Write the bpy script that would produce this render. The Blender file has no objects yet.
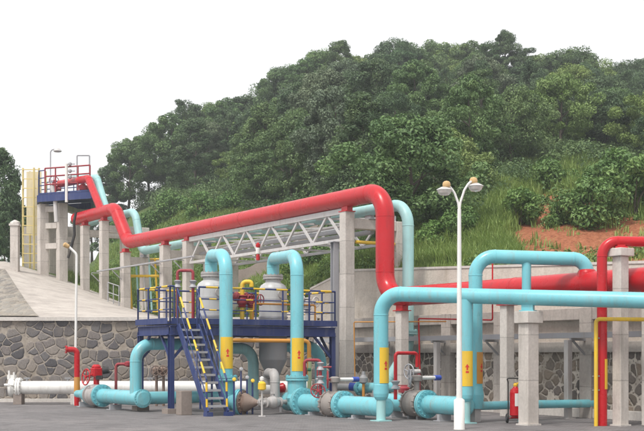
import bpy, math, random
import numpy as np
from mathutils import Vector, Matrix, noise

random.seed(7); rng = np.random.default_rng(11)
scene = bpy.context.scene
COL = scene.collection
R = math.radians
V = Vector
EYE, F, CX, HY = 1.75, 1200.0, 322.0, 356.0      # eye height, focal length, principal column, horizon row (644-wide photo)
U = V((.536, -.844, 0))                          # direction of the pipe rack, towards the near right
W = V((.844, .536, 0))                           # across it
UP = V((0, 0, 1))
C0 = V((2.087, 39.75, 0))                        # foot of the red main's drop

def at(px, Y, z=0.0):
    return V(((px - CX) / F * Y, Y, z))
def zof(py, Y):
    return EYE + (HY - py) / F * Y
def on_line(P, d, px):
    k = (px - CX) / F
    return (k * P.y - P.x) / (d.x - k * d.y)
def rack(t, w=0.0, z=0.0):
    return V((C0.x + U.x * t + W.x * w, C0.y + U.y * t + W.y * w, z))
def smooth01(x):
    x = max(0.0, min(1.0, x)); return x * x * (3 - 2 * x)
def interp(tab, x):
    if x <= tab[0][0]: return tab[0][1]
    for (a, b), (c, d) in zip(tab, tab[1:]):
        if x <= c: return b + (d - b) * (x - a) / (c - a)
    return tab[-1][1]

# ------------------------------------------------------------------ meshes
class MB:
    def __init__(s): s.v = []; s.f = []; s.s = []
    def add(s, vs, fs, smooth=False):
        n = len(s.v); s.v += [tuple(v) for v in vs]
        s.f += [tuple(i + n for i in f) for f in fs]; s.s += [smooth] * len(fs); return s
    def box(s, c, size, ax=None):
        ax = ax or (V((1, 0, 0)), V((0, 1, 0)), UP); c = V(c)
        vs = [c + ax[0] * (sx * size[0] / 2) + ax[1] * (sy * size[1] / 2) + ax[2] * (sz * size[2] / 2)
              for sz in (-1, 1) for sx, sy in ((-1, -1), (1, -1), (1, 1), (-1, 1))]
        return s.add(vs, [(3, 2, 1, 0), (4, 5, 6, 7), (0, 1, 5, 4), (1, 2, 6, 5), (2, 3, 7, 6), (3, 0, 4, 7)])
    def bar(s, a, b, w, h=None, up=UP):
        a = V(a); b = V(b); h = h or w; t = (b - a); L = t.length; t.normalize()
        if abs(t.dot(up)) > .98: up = U
        x = t.cross(up).normalized(); z = x.cross(t).normalized()
        return s.box((a + b) / 2, (w, L, h), (x, t, z))
    def ring(s, c, t, r, seg, ref=None):
        t = t.normalized(); x = (ref or (UP if abs(t.z) < .9 else V((1, 0, 0)))); x = (x - t * x.dot(t)).normalized(); y = t.cross(x)
        return [c + x * (r * math.cos(2 * math.pi * i / seg)) + y * (r * math.sin(2 * math.pi * i / seg)) for i in range(seg)], x
    def sweep(s, pts, rad, seg=20, cap=True):
        pts = [V(p) for p in pts]; n = len(pts); rad = rad if isinstance(rad, (list, tuple)) else [rad] * n
        ref = None; vs = []
        for i, p in enumerate(pts):
            t = (pts[min(i + 1, n - 1)] - pts[max(i - 1, 0)])
            if i and i < n - 1: t = ((pts[i + 1] - p).normalized() + (p - pts[i - 1]).normalized())
            rg, ref = s.ring(p, t, rad[i], seg, ref); vs += rg
        fs = [(i * seg + j, i * seg + (j + 1) % seg, (i + 1) * seg + (j + 1) % seg, (i + 1) * seg + j) for i in range(n - 1) for j in range(seg)]
        s.add(vs, fs, True)
        if cap:
            s.add(vs[:seg], [tuple(reversed(range(seg)))]); s.add(vs[-seg:], [tuple(range(seg))])
        return s
    def weld(s, c, axis, r):
        return s.lathe(V(c) - V(axis).normalized() * .02, axis, [(0, r - .004), (.008, r + .007), (.032, r + .007), (.04, r - .004)], 28)
    def tube(s, pts, r, bend=0.0, seg=20, cap=True, nb=10):
        pts = [V(p) for p in pts]; out = [pts[0]]; welds = []
        for a, b, c in zip(pts, pts[1:], pts[2:]):
            d0 = (a - b); d1 = (c - b); ang = d0.angle(d1); tl = bend / math.tan(ang / 2) if ang < math.pi - .01 else 0
            tl = min(tl, d0.length * .499, d1.length * .499)
            if tl < 1e-4: out.append(b); continue
            rr = tl * math.tan(ang / 2); d0 = d0.normalized(); d1 = d1.normalized()
            cen = b + (d0 + d1).normalized() * (rr / math.sin(ang / 2))
            p0 = b + d0 * tl; p1 = b + d1 * tl; welds += [(p0, d0, (a - b).length), (p1, d1, (c - b).length)]; v0 = p0 - cen; v1 = p1 - cen; tot = v0.angle(v1)
            for i in range(nb + 1):
                q = i / nb
                out.append(cen + (v0 * math.sin((1 - q) * tot) + v1 * math.sin(q * tot)) / math.sin(tot))
        out.append(pts[-1])
        if r > .12:
            for q, d_, L_ in welds:
                s.weld(q, d_, r)
                for m_ in range(1, int(L_ / 5.6)): s.weld(q + d_ * (5.6 * m_), d_, r)
        return s.sweep(out, r, seg, cap)
    def cyl(s, a, b, r, r2=None, seg=20):
        return s.sweep([a, b], [r, r if r2 is None else r2], seg)
    def lathe(s, base, axis, prof, seg=24):
        base = V(base); axis = V(axis).normalized(); ref = None; vs = []
        for h, r in prof:
            rg, ref = s.ring(base + axis * h, axis, max(r, 1e-4), seg, ref); vs += rg
        n = len(prof)
        for i in range(n - 1):
            sm = abs(prof[i + 1][0] - prof[i][0]) > 1e-5
            s.add(vs[i * seg:(i + 2) * seg], [(j, (j + 1) % seg, seg + (j + 1) % seg, seg + j) for j in range(seg)], sm)
        s.add(vs[:seg], [tuple(reversed(range(seg)))]); s.add(vs[-seg:], [tuple(range(seg))]); return s
    def torus(s, c, axis, Rr, r, seg=24, ms=8):
        c = V(c); axis = V(axis).normalized(); rg, x = s.ring(c, axis, Rr, seg); vs = []
        for p in rg:
            o = (p - c).normalized()
            vs += [p + o * (r * math.cos(2 * math.pi * k / ms)) + axis * (r * math.sin(2 * math.pi * k / ms)) for k in range(ms)]
        return s.add(vs, [(i * ms + k, i * ms + (k + 1) % ms, ((i + 1) % seg) * ms + (k + 1) % ms, ((i + 1) % seg) * ms + k) for i in range(seg) for k in range(ms)], True)
    def wheel(s, c, axis, Rr, r=.014, spokes=4):
        c = V(c); axis = V(axis).normalized(); s.torus(c, axis, Rr, r); rg, _ = s.ring(c, axis, Rr, spokes)
        for p in rg: s.cyl(c, p, r * .8, seg=6)
        return s.cyl(c - axis * .03, c + axis * .03, r * 2, seg=10)
    def flange(s, c, axis, r, th=.06, bolts=12, pair=True):
        c = V(c); axis = V(axis).normalized()
        if pair:
            s.cyl(c - axis * (th + .008), c - axis * .008, r, seg=32); s.cyl(c + axis * .008, c + axis * (th + .008), r, seg=32); s.cyl(c - axis * .01, c + axis * .01, r * .8, seg=24)
        else: s.cyl(c - axis * th / 2, c + axis * th / 2, r, seg=32)
        rg, _ = s.ring(c, axis, r * .86, bolts); e = th + .04 if pair else th / 2 + .03
        for p in rg: s.cyl(p - axis * e, p + axis * e, r * .055 + .004, seg=6)
        return s
    def band(s, base, r, z0, z1, facing, half, eps=.004, seg=14, th=.006):
        """a sheet of real thickness wrapped round the front of an upright pipe"""
        a0 = math.atan2(facing[1], facing[0]); vs = []
        for i in range(seg + 1):
            a = a0 + half * (2 * i / seg - 1); c, q = math.cos(a), math.sin(a)
            for rr in (r + eps, r + eps + th):
                for z in (z0, z1): vs.append((base[0] + rr * c, base[1] + rr * q, z))
        fs = []
        for i in range(seg):
            n = i * 4; m = n + 4
            fs += [(n + 2, m + 2, m + 3, n + 3), (m, n, n + 1, m + 1), (n + 1, n + 3, m + 3, m + 1), (n, m, m + 2, n + 2)]
        fs += [(0, 2, 3, 1), (seg * 4, seg * 4 + 1, seg * 4 + 3, seg * 4 + 2)]
        return s.add(vs, fs)
    def decal(s, base, r, prof, facing, eps=.012, seg=6):
        """flat mark on an upright pipe: rows (z, half width) wrapped on the pipe"""
        a0 = math.atan2(facing[1], facing[0]); vs = []
        for z, w in prof:
            for i in range(seg + 1):
                a = a0 + (2 * i / seg - 1) * w / r
                vs.append((base[0] + (r + eps) * math.cos(a), base[1] + (r + eps) * math.sin(a), z))
        n = seg + 1
        return s.add(vs, [(k * n + i, k * n + i + 1, (k + 1) * n + i + 1, (k + 1) * n + i) for k in range(len(prof) - 1) for i in range(seg)])
    def mesh(s, name, org=V((0, 0, 0))):
        me = bpy.data.meshes.new(name)
        me.from_pydata([(v[0] - org.x, v[1] - org.y, v[2] - org.z) for v in s.v], [], s.f)
        me.polygons.foreach_set('use_smooth', s.s); me.update(); return me

def link(name, mb, mat, org=V((0, 0, 0)), bevel=0):
    me = mb.mesh(name, org); me.materials.append(mat); o = bpy.data.objects.new(name, me); COL.objects.link(o); o.location = org
    if bevel:
        m = o.modifiers.new('bevel', 'BEVEL'); m.width = bevel; m.segments = 2; m.limit_method = 'ANGLE'
    return o
def tag(o, label=None, cat=None, group=None, kind=None):
    if label: o['label'] = label
    if cat: o['category'] = cat
    if group: o['group'] = group
    if kind: o['kind'] = kind
    return o
class Thing:
    def __init__(s, name, label, cat, loc, group=None):
        s.o = bpy.data.objects.new(name, None); COL.objects.link(s.o); s.loc = V(loc); s.o.location = s.loc; s.o.empty_display_size = .3
        tag(s.o, label, cat, group)
    def part(s, name, mb, mat, parent=None, label=None, bevel=0):
        o = link(name, mb, mat, s.loc, bevel); o.parent = parent or s.o; o.location = (0, 0, 0)
        if label: o['label'] = label
        return o
def single(name, mb, mat, label, cat, loc, group=None, bevel=0):
    return tag(link(name, mb, mat, V(loc), bevel), label, cat, group)
def struct(name, mb, mat, org=V((0, 0, 0))):
    return tag(link(name, mb, mat, org), kind='structure')

# ------------------------------------------------------------------ materials
def nm(name):
    m = bpy.data.materials.new(name); m.use_nodes = True; nt = m.node_tree; b = nt.nodes['Principled BSDF']; return m, nt, b
def N(nt, t, **kw):
    n = nt.nodes.new(t)
    for k, v in kw.items():
        if k in n.inputs: n.inputs[k].default_value = v
        else: setattr(n, k, v)
    return n
def ramp(nt, fac, stops, mode='LINEAR'):
    n = nt.nodes.new('ShaderNodeValToRGB'); n.color_ramp.interpolation = mode; e = n.color_ramp.elements
    while len(e) < len(stops): e.new(.5)
    for el, (p, c) in zip(e, stops): el.position = p; el.color = (*c, 1) if len(c) == 3 else c
    nt.links.new(fac, n.inputs[0]); return n.outputs[0]
def mix(nt, fac, a, b, blend='MIX'):
    n = nt.nodes.new('ShaderNodeMix'); n.data_type = 'RGBA'; n.blend_type = blend
    for sock, v in ((n.inputs[0], fac), (n.inputs[6], a), (n.inputs[7], b)):
        if hasattr(v, 'is_linked'): nt.links.new(v, sock)
        elif isinstance(v, (int, float)): sock.default_value = v
        else: sock.default_value = (*v, 1)
    return n.outputs[2]
def wpos(nt):
    return N(nt, 'ShaderNodeNewGeometry').outputs['Position']
def nz(nt, vec, scale, detail=4, rough=.55, stretch=None):
    if stretch:
        m = N(nt, 'ShaderNodeMapping'); m.inputs['Scale'].default_value = stretch; nt.links.new(vec, m.inputs[0]); vec = m.outputs[0]
    n = N(nt, 'ShaderNodeTexNoise', Scale=scale, Detail=detail, Roughness=rough); nt.links.new(vec, n.inputs['Vector']); return n.outputs['Fac']
def bump(nt, b, h, strength=.3, dist=.02):
    n = N(nt, 'ShaderNodeBump', Strength=strength, Distance=dist); nt.links.new(h, n.inputs['Height']); nt.links.new(n.outputs[0], b.inputs['Normal'])

def painted(name, col, rough=.38, dirt=(.30, .25, .19), amount=.3, fade=.12, spec=.45):
    """gloss paint: slight fading in patches, rain streaks and dust"""
    m, nt, b = nm(name); p = wpos(nt)
    n1 = nz(nt, p, 1.3, 5); pale = tuple(min(1, c * (1 - fade) + .75 * fade) for c in col); dk = tuple(c * (1 - fade) for c in col)
    base = ramp(nt, n1, [(.3, dk), (.55, col), (.78, pale)])
    st = nz(nt, p, 6, 5, .7, (1, 1, .12)); mk = ramp(nt, st, [(.50, (0, 0, 0)), (.62, (amount * .6,) * 3), (.75, (min(1, amount * 1.5),) * 3)])
    sp = nz(nt, p, 26, 3); mk2 = ramp(nt, sp, [(.66, (0, 0, 0)), (.74, (amount * 1.2,) * 3)])
    c = mix(nt, mk, base, dirt); c = mix(nt, mk2, c, tuple(x * .55 for x in dirt)); nt.links.new(c, b.inputs['Base Color'])
    rr = ramp(nt, n1, [(.3, (rough * .8,) * 3), (.75, (min(1, rough * 1.5),) * 3)]); nt.links.new(rr, b.inputs['Roughness'])
    b.inputs['Specular IOR Level'].default_value = spec
    bump(nt, b, nz(nt, p, 9, 3), .05, .01); return m
def concrete(name, col, var=.3, stain=.5, stain_col=(.16, .14, .12), bs=.25, lift=0):
    m, nt, b = nm(name); p = wpos(nt)
    n1 = nz(nt, p, .9, 6, .6); n2 = nz(nt, p, 14, 5, .65)
    base = ramp(nt, n1, [(.28, tuple(c * (1 - var) for c in col)), (.5, col), (.75, tuple(min(.8, c * (1 + var * .55)) for c in col))])
    c = mix(nt, .5, base, ramp(nt, n2, [(.3, (.72,) * 3), (.7, (1.12,) * 3)]), 'MULTIPLY')
    st = nz(nt, p, 2.2, 5, .62, (1.6, 1.6, .22)); mk = ramp(nt, st, [(.52, (0, 0, 0)), (.76, (stain,) * 3)])
    c = mix(nt, mk, c, stain_col)
    sp = nz(nt, p, 40, 2); c = mix(nt, ramp(nt, sp, [(.68, (0, 0, 0)), (.75, (.5,) * 3)]), c, tuple(x * .45 for x in col))
    if lift:
        sp_ = N(nt, 'ShaderNodeSeparateXYZ'); nt.links.new(p, sp_.inputs[0]); wob = N(nt, 'ShaderNodeMath', operation='MULTIPLY_ADD'); nt.links.new(n2, wob.inputs[0]); wob.inputs[1].default_value = .05; nt.links.new(sp_.outputs[2], wob.inputs[2])
        dv = N(nt, 'ShaderNodeMath', operation='DIVIDE'); nt.links.new(wob.outputs[0], dv.inputs[0]); dv.inputs[1].default_value = lift
        fr = N(nt, 'ShaderNodeMath', operation='FRACT'); nt.links.new(dv.outputs[0], fr.inputs[0])
        ln = ramp(nt, fr.outputs[0], [(0, (.55,) * 3), (.012, (.62,) * 3), (.03, (1, 1, 1))]); c = mix(nt, .8, c, ln, 'MULTIPLY')
        fl = N(nt, 'ShaderNodeMath', operation='FLOOR'); nt.links.new(dv.outputs[0], fl.inputs[0]); wn = N(nt, 'ShaderNodeTexWhiteNoise', noise_dimensions='1D'); nt.links.new(fl.outputs[0], wn.inputs['W'])
        c = mix(nt, .8, c, ramp(nt, wn.outputs['Value'], [(0, (.86, .85, .84)), (1, (1.04, 1.03, 1.02))]), 'MULTIPLY')
    nt.links.new(c, b.inputs['Base Color']); b.inputs['Roughness'].default_value = .88; b.inputs['Specular IOR Level'].default_value = .25
    bump(nt, b, n2, bs, .015); return m
def masonry(name, scale, stones, mortar, gap, zs=1.15, rand=.85, bumpd=.06, warp=.34, rnd=.5, along=(1, 0, 0)):
    """rubble stones set in pale mortar, on upright faces (u along the wall, v up)"""
    m, nt, b = nm(name); p = wpos(nt)
    w1 = N(nt, 'ShaderNodeTexNoise', Scale=2.1, Detail=4); nt.links.new(p, w1.inputs['Vector'])
    vm = N(nt, 'ShaderNodeVectorMath', operation='SCALE'); vm.inputs['Scale'].default_value = warp; nt.links.new(w1.outputs['Color'], vm.inputs[0])
    va = N(nt, 'ShaderNodeVectorMath', operation='ADD'); nt.links.new(p, va.inputs[0]); nt.links.new(vm.outputs[0], va.inputs[1])
    dt = N(nt, 'ShaderNodeVectorMath', operation='DOT_PRODUCT'); nt.links.new(va.outputs[0], dt.inputs[0]); dt.inputs[1].default_value = along
    sx = N(nt, 'ShaderNodeSeparateXYZ'); nt.links.new(va.outputs[0], sx.inputs[0]); mz = N(nt, 'ShaderNodeMath', operation='MULTIPLY'); nt.links.new(sx.outputs[2], mz.inputs[0]); mz.inputs[1].default_value = zs
    mp = N(nt, 'ShaderNodeCombineXYZ'); nt.links.new(dt.outputs['Value'], mp.inputs[0]); nt.links.new(mz.outputs[0], mp.inputs[1])
    sc = scale
    ve = N(nt, 'ShaderNodeTexVoronoi', feature='DISTANCE_TO_EDGE', voronoi_dimensions='2D', Scale=sc, Randomness=rand); vc = N(nt, 'ShaderNodeTexVoronoi', feature='F1', voronoi_dimensions='2D', Scale=sc, Randomness=rand)
    nt.links.new(mp.outputs[0], ve.inputs['Vector']); nt.links.new(mp.outputs[0], vc.inputs['Vector'])
    sep = N(nt, 'ShaderNodeSeparateColor'); nt.links.new(vc.outputs['Color'], sep.inputs[0])
    sc_ = ramp(nt, sep.outputs[0], [(i / (len(stones)), c) for i, c in enumerate(stones)], 'CONSTANT')
    fine = nz(nt, p, 18, 6, .7); mid = nz(nt, p, 5, 4)
    sc_ = mix(nt, .8, sc_, ramp(nt, fine, [(.3, (.55,) * 3), (.7, (1.25,) * 3)]), 'MULTIPLY')
    mo = mix(nt, .7, mortar, ramp(nt, mid, [(.3, (.5, .47, .42)), (.7, (1.1, 1.08, 1.05))]), 'MULTIPLY')
    gn = nz(nt, p, 3.2, 4)
    ad = N(nt, 'ShaderNodeMath', operation='MULTIPLY_ADD'); nt.links.new(gn, ad.inputs[0]); ad.inputs[1].default_value = -gap * 1.7; nt.links.new(ve.outputs['Distance'], ad.inputs[2])
    ad2 = N(nt, 'ShaderNodeMath', operation='ADD'); nt.links.new(ad.outputs[0], ad2.inputs[0]); ad2.inputs[1].default_value = gap * .85
    rd = N(nt, 'ShaderNodeMath', operation='SUBTRACT'); rd.inputs[0].default_value = rnd; nt.links.new(vc.outputs['Distance'], rd.inputs[1])
    rd2 = N(nt, 'ShaderNodeMath', operation='MULTIPLY'); nt.links.new(rd.outputs[0], rd2.inputs[0]); rd2.inputs[1].default_value = .8
    mn = N(nt, 'ShaderNodeMath', operation='SMOOTH_MIN'); nt.links.new(ad2.outputs[0], mn.inputs[0]); nt.links.new(rd2.outputs[0], mn.inputs[1]); mn.inputs[2].default_value = .06
    ad2 = mn
    v2 = N(nt, 'ShaderNodeTexVoronoi', feature='F1', voronoi_dimensions='2D', Scale=sc * 3.3, Randomness=1.0); nt.links.new(mp.outputs[0], v2.inputs['Vector'])
    peb = ramp(nt, v2.outputs['Distance'], [(.26, (1, 1, 1)), (.36, (0, 0, 0))]); s2 = N(nt, 'ShaderNodeSeparateColor'); nt.links.new(v2.outputs['Color'], s2.inputs[0])
    pk = mix(nt, 1, peb, ramp(nt, s2.outputs[1], [(.45, (0, 0, 0)), (.55, (.85,) * 3)]), 'MULTIPLY')
    mo = mix(nt, pk, mo, mix(nt, .5, sc_, (.2, .17, .15)))
    mk = ramp(nt, ad2.outputs[0], [(gap * .55, (0, 0, 0)), (gap * 1.0, (1, 1, 1))])
    c = mix(nt, mk, mo, sc_)
    gr = nz(nt, p, .8, 5); c = mix(nt, ramp(nt, gr, [(.46, (0, 0, 0)), (.7, (.62,) * 3)]), c, (.24, .20, .155))
    nt.links.new(c, b.inputs['Base Color']); b.inputs['Roughness'].default_value = .85; b.inputs['Specular IOR Level'].default_value = .3
    hh = ramp(nt, ad2.outputs[0], [(gap * .5, (0, 0, 0)), (gap * 2.4, (.85,) * 3), (1, (1, 1, 1))])
    h2 = mix(nt, .25, hh, fine); bump(nt, b, h2, .9, bumpd); return m
def leaf(name, c0, c1, c2, trans=.16, spread=.5):
    m, nt, b = nm(name); at_ = N(nt, 'ShaderNodeAttribute', attribute_name='tint'); oi = N(nt, 'ShaderNodeObjectInfo')
    c = ramp(nt, at_.outputs['Fac'], [(0, c0), (.5, c1), (1, c2)])
    c = mix(nt, spread, c, ramp(nt, oi.outputs['Random'], [(0, (.78, .86, .80)), (.35, (1.08, 1.0, .82)), (.7, (.86, 1.04, .80)), (1, (1.35, 1.28, .80))]), 'MULTIPLY')
    nt.links.new(c, b.inputs['Base Color']); b.inputs['Roughness'].default_value = .55; b.inputs['Specular IOR Level'].default_value = .35
    tr = N(nt, 'ShaderNodeBsdfTranslucent'); nt.links.new(c, tr.inputs[0]); ms = N(nt, 'ShaderNodeMixShader', Fac=trans)
    nt.links.new(b.outputs[0], ms.inputs[1]); nt.links.new(tr.outputs[0], ms.inputs[2]); nt.links.new(ms.outputs[0], nt.nodes['Material Output'].inputs[0]); return m

BLUE = painted('turquoise paint', (.18, .52, .585), .28, amount=.38, fade=.07)
BLUE2 = painted('pale turquoise paint', (.34, .60, .60), .42, amount=.25, fade=.12)
RED = painted('red paint', (.50, .006, .013), .27, dirt=(.24, .03, .03), amount=.45, fade=.015, spec=.42)
MAROON = painted('dark red paint', (.30, .022, .035), .45, amount=.3, fade=.05)
NAVY = painted('navy paint', (.022, .04, .15), .45, dirt=(.2, .2, .22), amount=.28, fade=.04)
YELL = painted('yellow paint', (.78, .50, .03), .42, amount=.3, fade=.06)
PALEY = painted('sun bleached yellow paint', (.72, .58, .24), .5, amount=.3, fade=.15)
IRON = painted('grey brown valve casting', (.30, .27, .25), .5, dirt=(.16, .10, .06), amount=.6, fade=.1)
ORNG = painted('orange paint', (.60, .26, .035), .5, amount=.35, fade=.05)
WHITE = painted('white paint', (.78, .77, .74), .4, dirt=(.38, .33, .27), amount=.35, fade=.05)
CREAM = painted('cream cladding', (.72, .62, .40), .6, amount=.3, fade=.1)
GREY = painted('grey paint', (.42, .40, .39), .5, dirt=(.22, .17, .13), amount=.45, fade=.1)
PALE = painted('pale grey steel paint', (.55, .53, .52), .45, amount=.35, fade=.08)
VESSEL = painted('silver grey vessel paint', (.50, .50, .50), .34, dirt=(.3, .26, .22), amount=.3, fade=.1)
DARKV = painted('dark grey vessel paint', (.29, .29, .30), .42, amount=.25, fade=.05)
STEEL = painted('galvanised steel', (.36, .36, .38), .45, amount=.3, fade=.08)
BLACK = painted('black rubber', (.018, .018, .02), .6, amount=.3, fade=.03)
LIDGOLD = painted('amber plastic', (.58, .38, .17), .4, amount=.1, fade=.05)
MARK = painted('red marking paint', (.62, .03, .02), .5, amount=.1, fade=.02)
GREENH = painted('green enamel', (.04, .22, .10), .5, amount=.2, fade=.03)
SIGNBLUE = painted('blue enamel', (.03, .08, .42), .4, amount=.15, fade=.03)
CONC = concrete('board marked concrete', (.60, .555, .515), .16, .6, (.30, .26, .22), lift=1.15)
CONCW = concrete('wall frame concrete', (.46, .42, .385), .24, .7, (.17, .145, .125), lift=.9)
CONCR = concrete('rough sprayed concrete', (.54, .485, .425), .26, .5, (.30, .25, .19), 1.0)
PAVE = concrete('pale slope paving', (.52, .475, .43), .14, .3, (.36, .31, .26), .4)
def paving():
    m, nt, b = nm('worn grey block paving'); p = wpos(nt); mp = N(nt, 'ShaderNodeMapping'); mp.inputs['Rotation'].default_value = (0, 0, .32); nt.links.new(p, mp.inputs[0])
    br = N(nt, 'ShaderNodeTexBrick', Scale=1.0); br.inputs['Color1'].default_value = (.205, .192, .192, 1); br.inputs['Color2'].default_value = (.178, .166, .167, 1); br.inputs['Mortar'].default_value = (.115, .108, .107, 1)
    br.inputs['Mortar Size'].default_value = .008; br.inputs['Brick Width'].default_value = .24; br.inputs['Row Height'].default_value = .12; nt.links.new(mp.outputs[0], br.inputs['Vector'])
    n1 = nz(nt, p, .35, 6, .65); n2 = nz(nt, p, 22, 5, .7); n3 = nz(nt, p, 1.4, 6, .6, (1, 2.5, 1))
    c = mix(nt, .85, br.outputs['Color'], ramp(nt, n1, [(.3, (.72, .71, .71)), (.5, (1, 1, 1)), (.72, (1.3, 1.27, 1.24))]), 'MULTIPLY')
    c = mix(nt, .7, c, ramp(nt, n2, [(.3, (.6,) * 3), (.7, (1.3,) * 3)]), 'MULTIPLY')
    c = mix(nt, ramp(nt, n3, [(.50, (0, 0, 0)), (.66, (.85,) * 3)]), c, (.075, .070, .070))
    sp = nz(nt, p, 9, 3); c = mix(nt, ramp(nt, sp, [(.66, (0, 0, 0)), (.72, (.6,) * 3)]), c, (.32, .28, .25))
    nt.links.new(c, b.inputs['Base Color']); b.inputs['Roughness'].default_value = .8; b.inputs['Specular IOR Level'].default_value = .3
    bump(nt, b, mix(nt, .5, br.outputs['Fac'], n2), .4, .008); return m
GROUNDM = paving()
KERBM = concrete('kerb concrete', (.60, .56, .52), .18, .35, (.32, .28, .24))
BLOCKM = concrete('brown pier concrete', (.30, .25, .22), .2, .4)
STONEL = masonry('dark rubble masonry', 2.4, [(.135, .125, .128), (.215, .19, .178), (.10, .095, .10), (.285, .25, .222), (.165, .155, .156), (.23, .208, .195)], (.40, .355, .31), .05, rand=.95, warp=.26, rnd=.68)
STONER = masonry('rubble in wide mortar', 2.9, [(.17, .142, .12), (.25, .205, .165), (.12, .108, .10), (.31, .25, .195), (.19, .165, .15)], (.68, .63, .57), .085, rand=.95, warp=.26, rnd=.63, along=(.536, -.844, 0))
PITCH = masonry('grey stone pitching', 3.2, [(.24, .225, .20), (.29, .27, .24), (.21, .195, .18)], (.36, .33, .29), .05, bumpd=.03)

def glassy():
    m, nt, b = nm('pearly lamp glass'); b.inputs['Base Color'].default_value = (.78, .76, .72, 1); b.inputs['Roughness'].default_value = .15
    b.inputs['Transmission Weight'].default_value = .45; return m
GLASS = glassy()
def bark():
    m, nt, b = nm('bark'); p = wpos(nt); n = nz(nt, p, 6, 5, .6, (1, 1, .25))
    nt.links.new(ramp(nt, n, [(.3, (.05, .04, .032)), (.7, (.14, .115, .09))]), b.inputs['Base Color']); b.inputs['Roughness'].default_value = .9; bump(nt, b, n, .5, .03); return m
BARK = bark()
LEAF_D = leaf('dark broadleaf', (.040, .075, .038), (.085, .145, .070), (.175, .250, .120), spread=.6)
LEAF_M = leaf('mid green foliage', (.066, .120, .050), (.130, .210, .085), (.225, .320, .135), spread=.6)
LEAF_Y = leaf('yellow green foliage', (.115, .175, .055), (.195, .275, .085), (.285, .365, .135), spread=.4)
LEAF_G = leaf('grey green foliage', (.075, .105, .066), (.145, .190, .120), (.240, .290, .185), spread=.4)
LEAF_S = leaf('shrub foliage', (.075, .150, .050), (.140, .245, .072), (.225, .335, .115), spread=.4)
GRASSM = leaf('long grass', (.15, .235, .060), (.25, .345, .09), (.41, .46, .17), .35, 0)
UNDERM = leaf('undergrowth', (.052, .095, .042), (.110, .180, .066), (.19, .27, .105), .25, 0)
RUST = painted('rusty grey iron', (.23, .17, .14), .6, dirt=(.16, .07, .035), amount=.7, fade=.1, spec=.3)
# ================================================================== SETTING
def top_wall(t):                                   # height of the upper retaining wall along the rack
    return 4.46 - .045 * (t - 5.2) if t > -5 else 4.92 - .22 * (-5 - t)
RIDGE = [(-200, 235), (0, 250), (50, 236), (75, 225), (95, 206), (108, 178), (130, 152), (160, 128), (187, 110), (215, 106), (240, 106), (265, 92), (310, 68), (340, 55), (365, 66),
         (395, 52), (430, 54), (470, 52), (505, 44), (530, 60), (570, 60), (600, 74), (644, 70), (760, 70), (1000, 90)]
EDGE = [(-200, 300), (60, 232), (90, 214), (130, 203), (180, 200), (240, 205), (300, 222), (350, 240), (415, 250), (445, 226), (500, 190), (560, 160), (600, 166), (640, 182), (760, 190), (1000, 190)]
YR = 125.0
def g_ramp(px): return interp([(-300, .20), (5, .19), (85, .122), (125, .078), (165, .03), (220, .008), (300, .004)], px)
W1 = rack(0, 1.95)
WF = 1.45                                            # face of the frame wall, across the rack
def start(px):
    """where the ground begins behind the walls, and the foot of the hill"""
    k = (px - CX) / F
    if px >= 325:
        t = on_line(W1, U, px); Y0 = W1.y + U.y * t; return Y0, top_wall(t) - .08, Y0
    Yh = interp([(-300, 66), (60, 66), (165, 60), (225, 53), (270, 50), (325, 46.7)], px)
    return 46.25, 3.2, Yh
def terr(X, Y, rough=True):
    px = CX + F * X / Y; Y0, z0, Yh = start(px)
    zr = EYE + (HY - interp(RIDGE, px)) / F * YR - 6.0
    if px < 325:
        zt = 3.2 + (min(Y, 70) - 46.25) * g_ramp(px)
        z0 = zt + smooth01((px - 270) / 50) * 1.0 * smooth01((Y - 46.3) / 1.5)
        if Y <= Yh: return z0
        z0 = 3.2 + (Yh - 46.25) * g_ramp(px) + smooth01((px - 270) / 50)
    s = (Y - Yh) / (YR - Yh)
    z = z0 + (zr - z0) * s if s < 1 else zr - (Y - YR) * .35
    if rough:
        a = min(1, max(0, (Y - Yh) / 6))
        z += a * (noise.noise(V((X * .09, Y * .09, 3))) * 1.3 + noise.noise(V((X * .3, Y * .3, 9))) * .35)
    return z
def soil_q(px, py, x, y):
    w_ = noise.noise(V((x * .55, y * .4, 31))) * 11 + noise.noise(V((x * 1.6, y * 1.2, 37))) * 5
    q = max(smooth01((px + w_ * 2 - 500) / 30) * smooth01((py + w_ - 217) / 9) * 1.25, smooth01((px + w_ - 532) / 12) * smooth01((612 - px + w_) / 14) * smooth01((py + w_ - 192) / 6) * smooth01((226 - py + w_) / 6) * .9)
    n = noise.noise(V((x * .35, y * .35, 1))) * .5 + noise.noise(V((x * 1.1, y * .7, 5))) * .35
    return max(0, min(1, (q * 1.3 + n * 1.5 - .28) * 2.2)) if q > .05 else 0
def terr_py(X, Y): return HY - (terr(X, Y) - EYE) / Y * F

# ground sheet
mb = MB(); mb.add([(-110, -40, 0), (120, -40, 0), (120, 215, 0), (-110, 215, 0)], [(0, 1, 2, 3)]); struct('ground', mb, GROUNDM)
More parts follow.
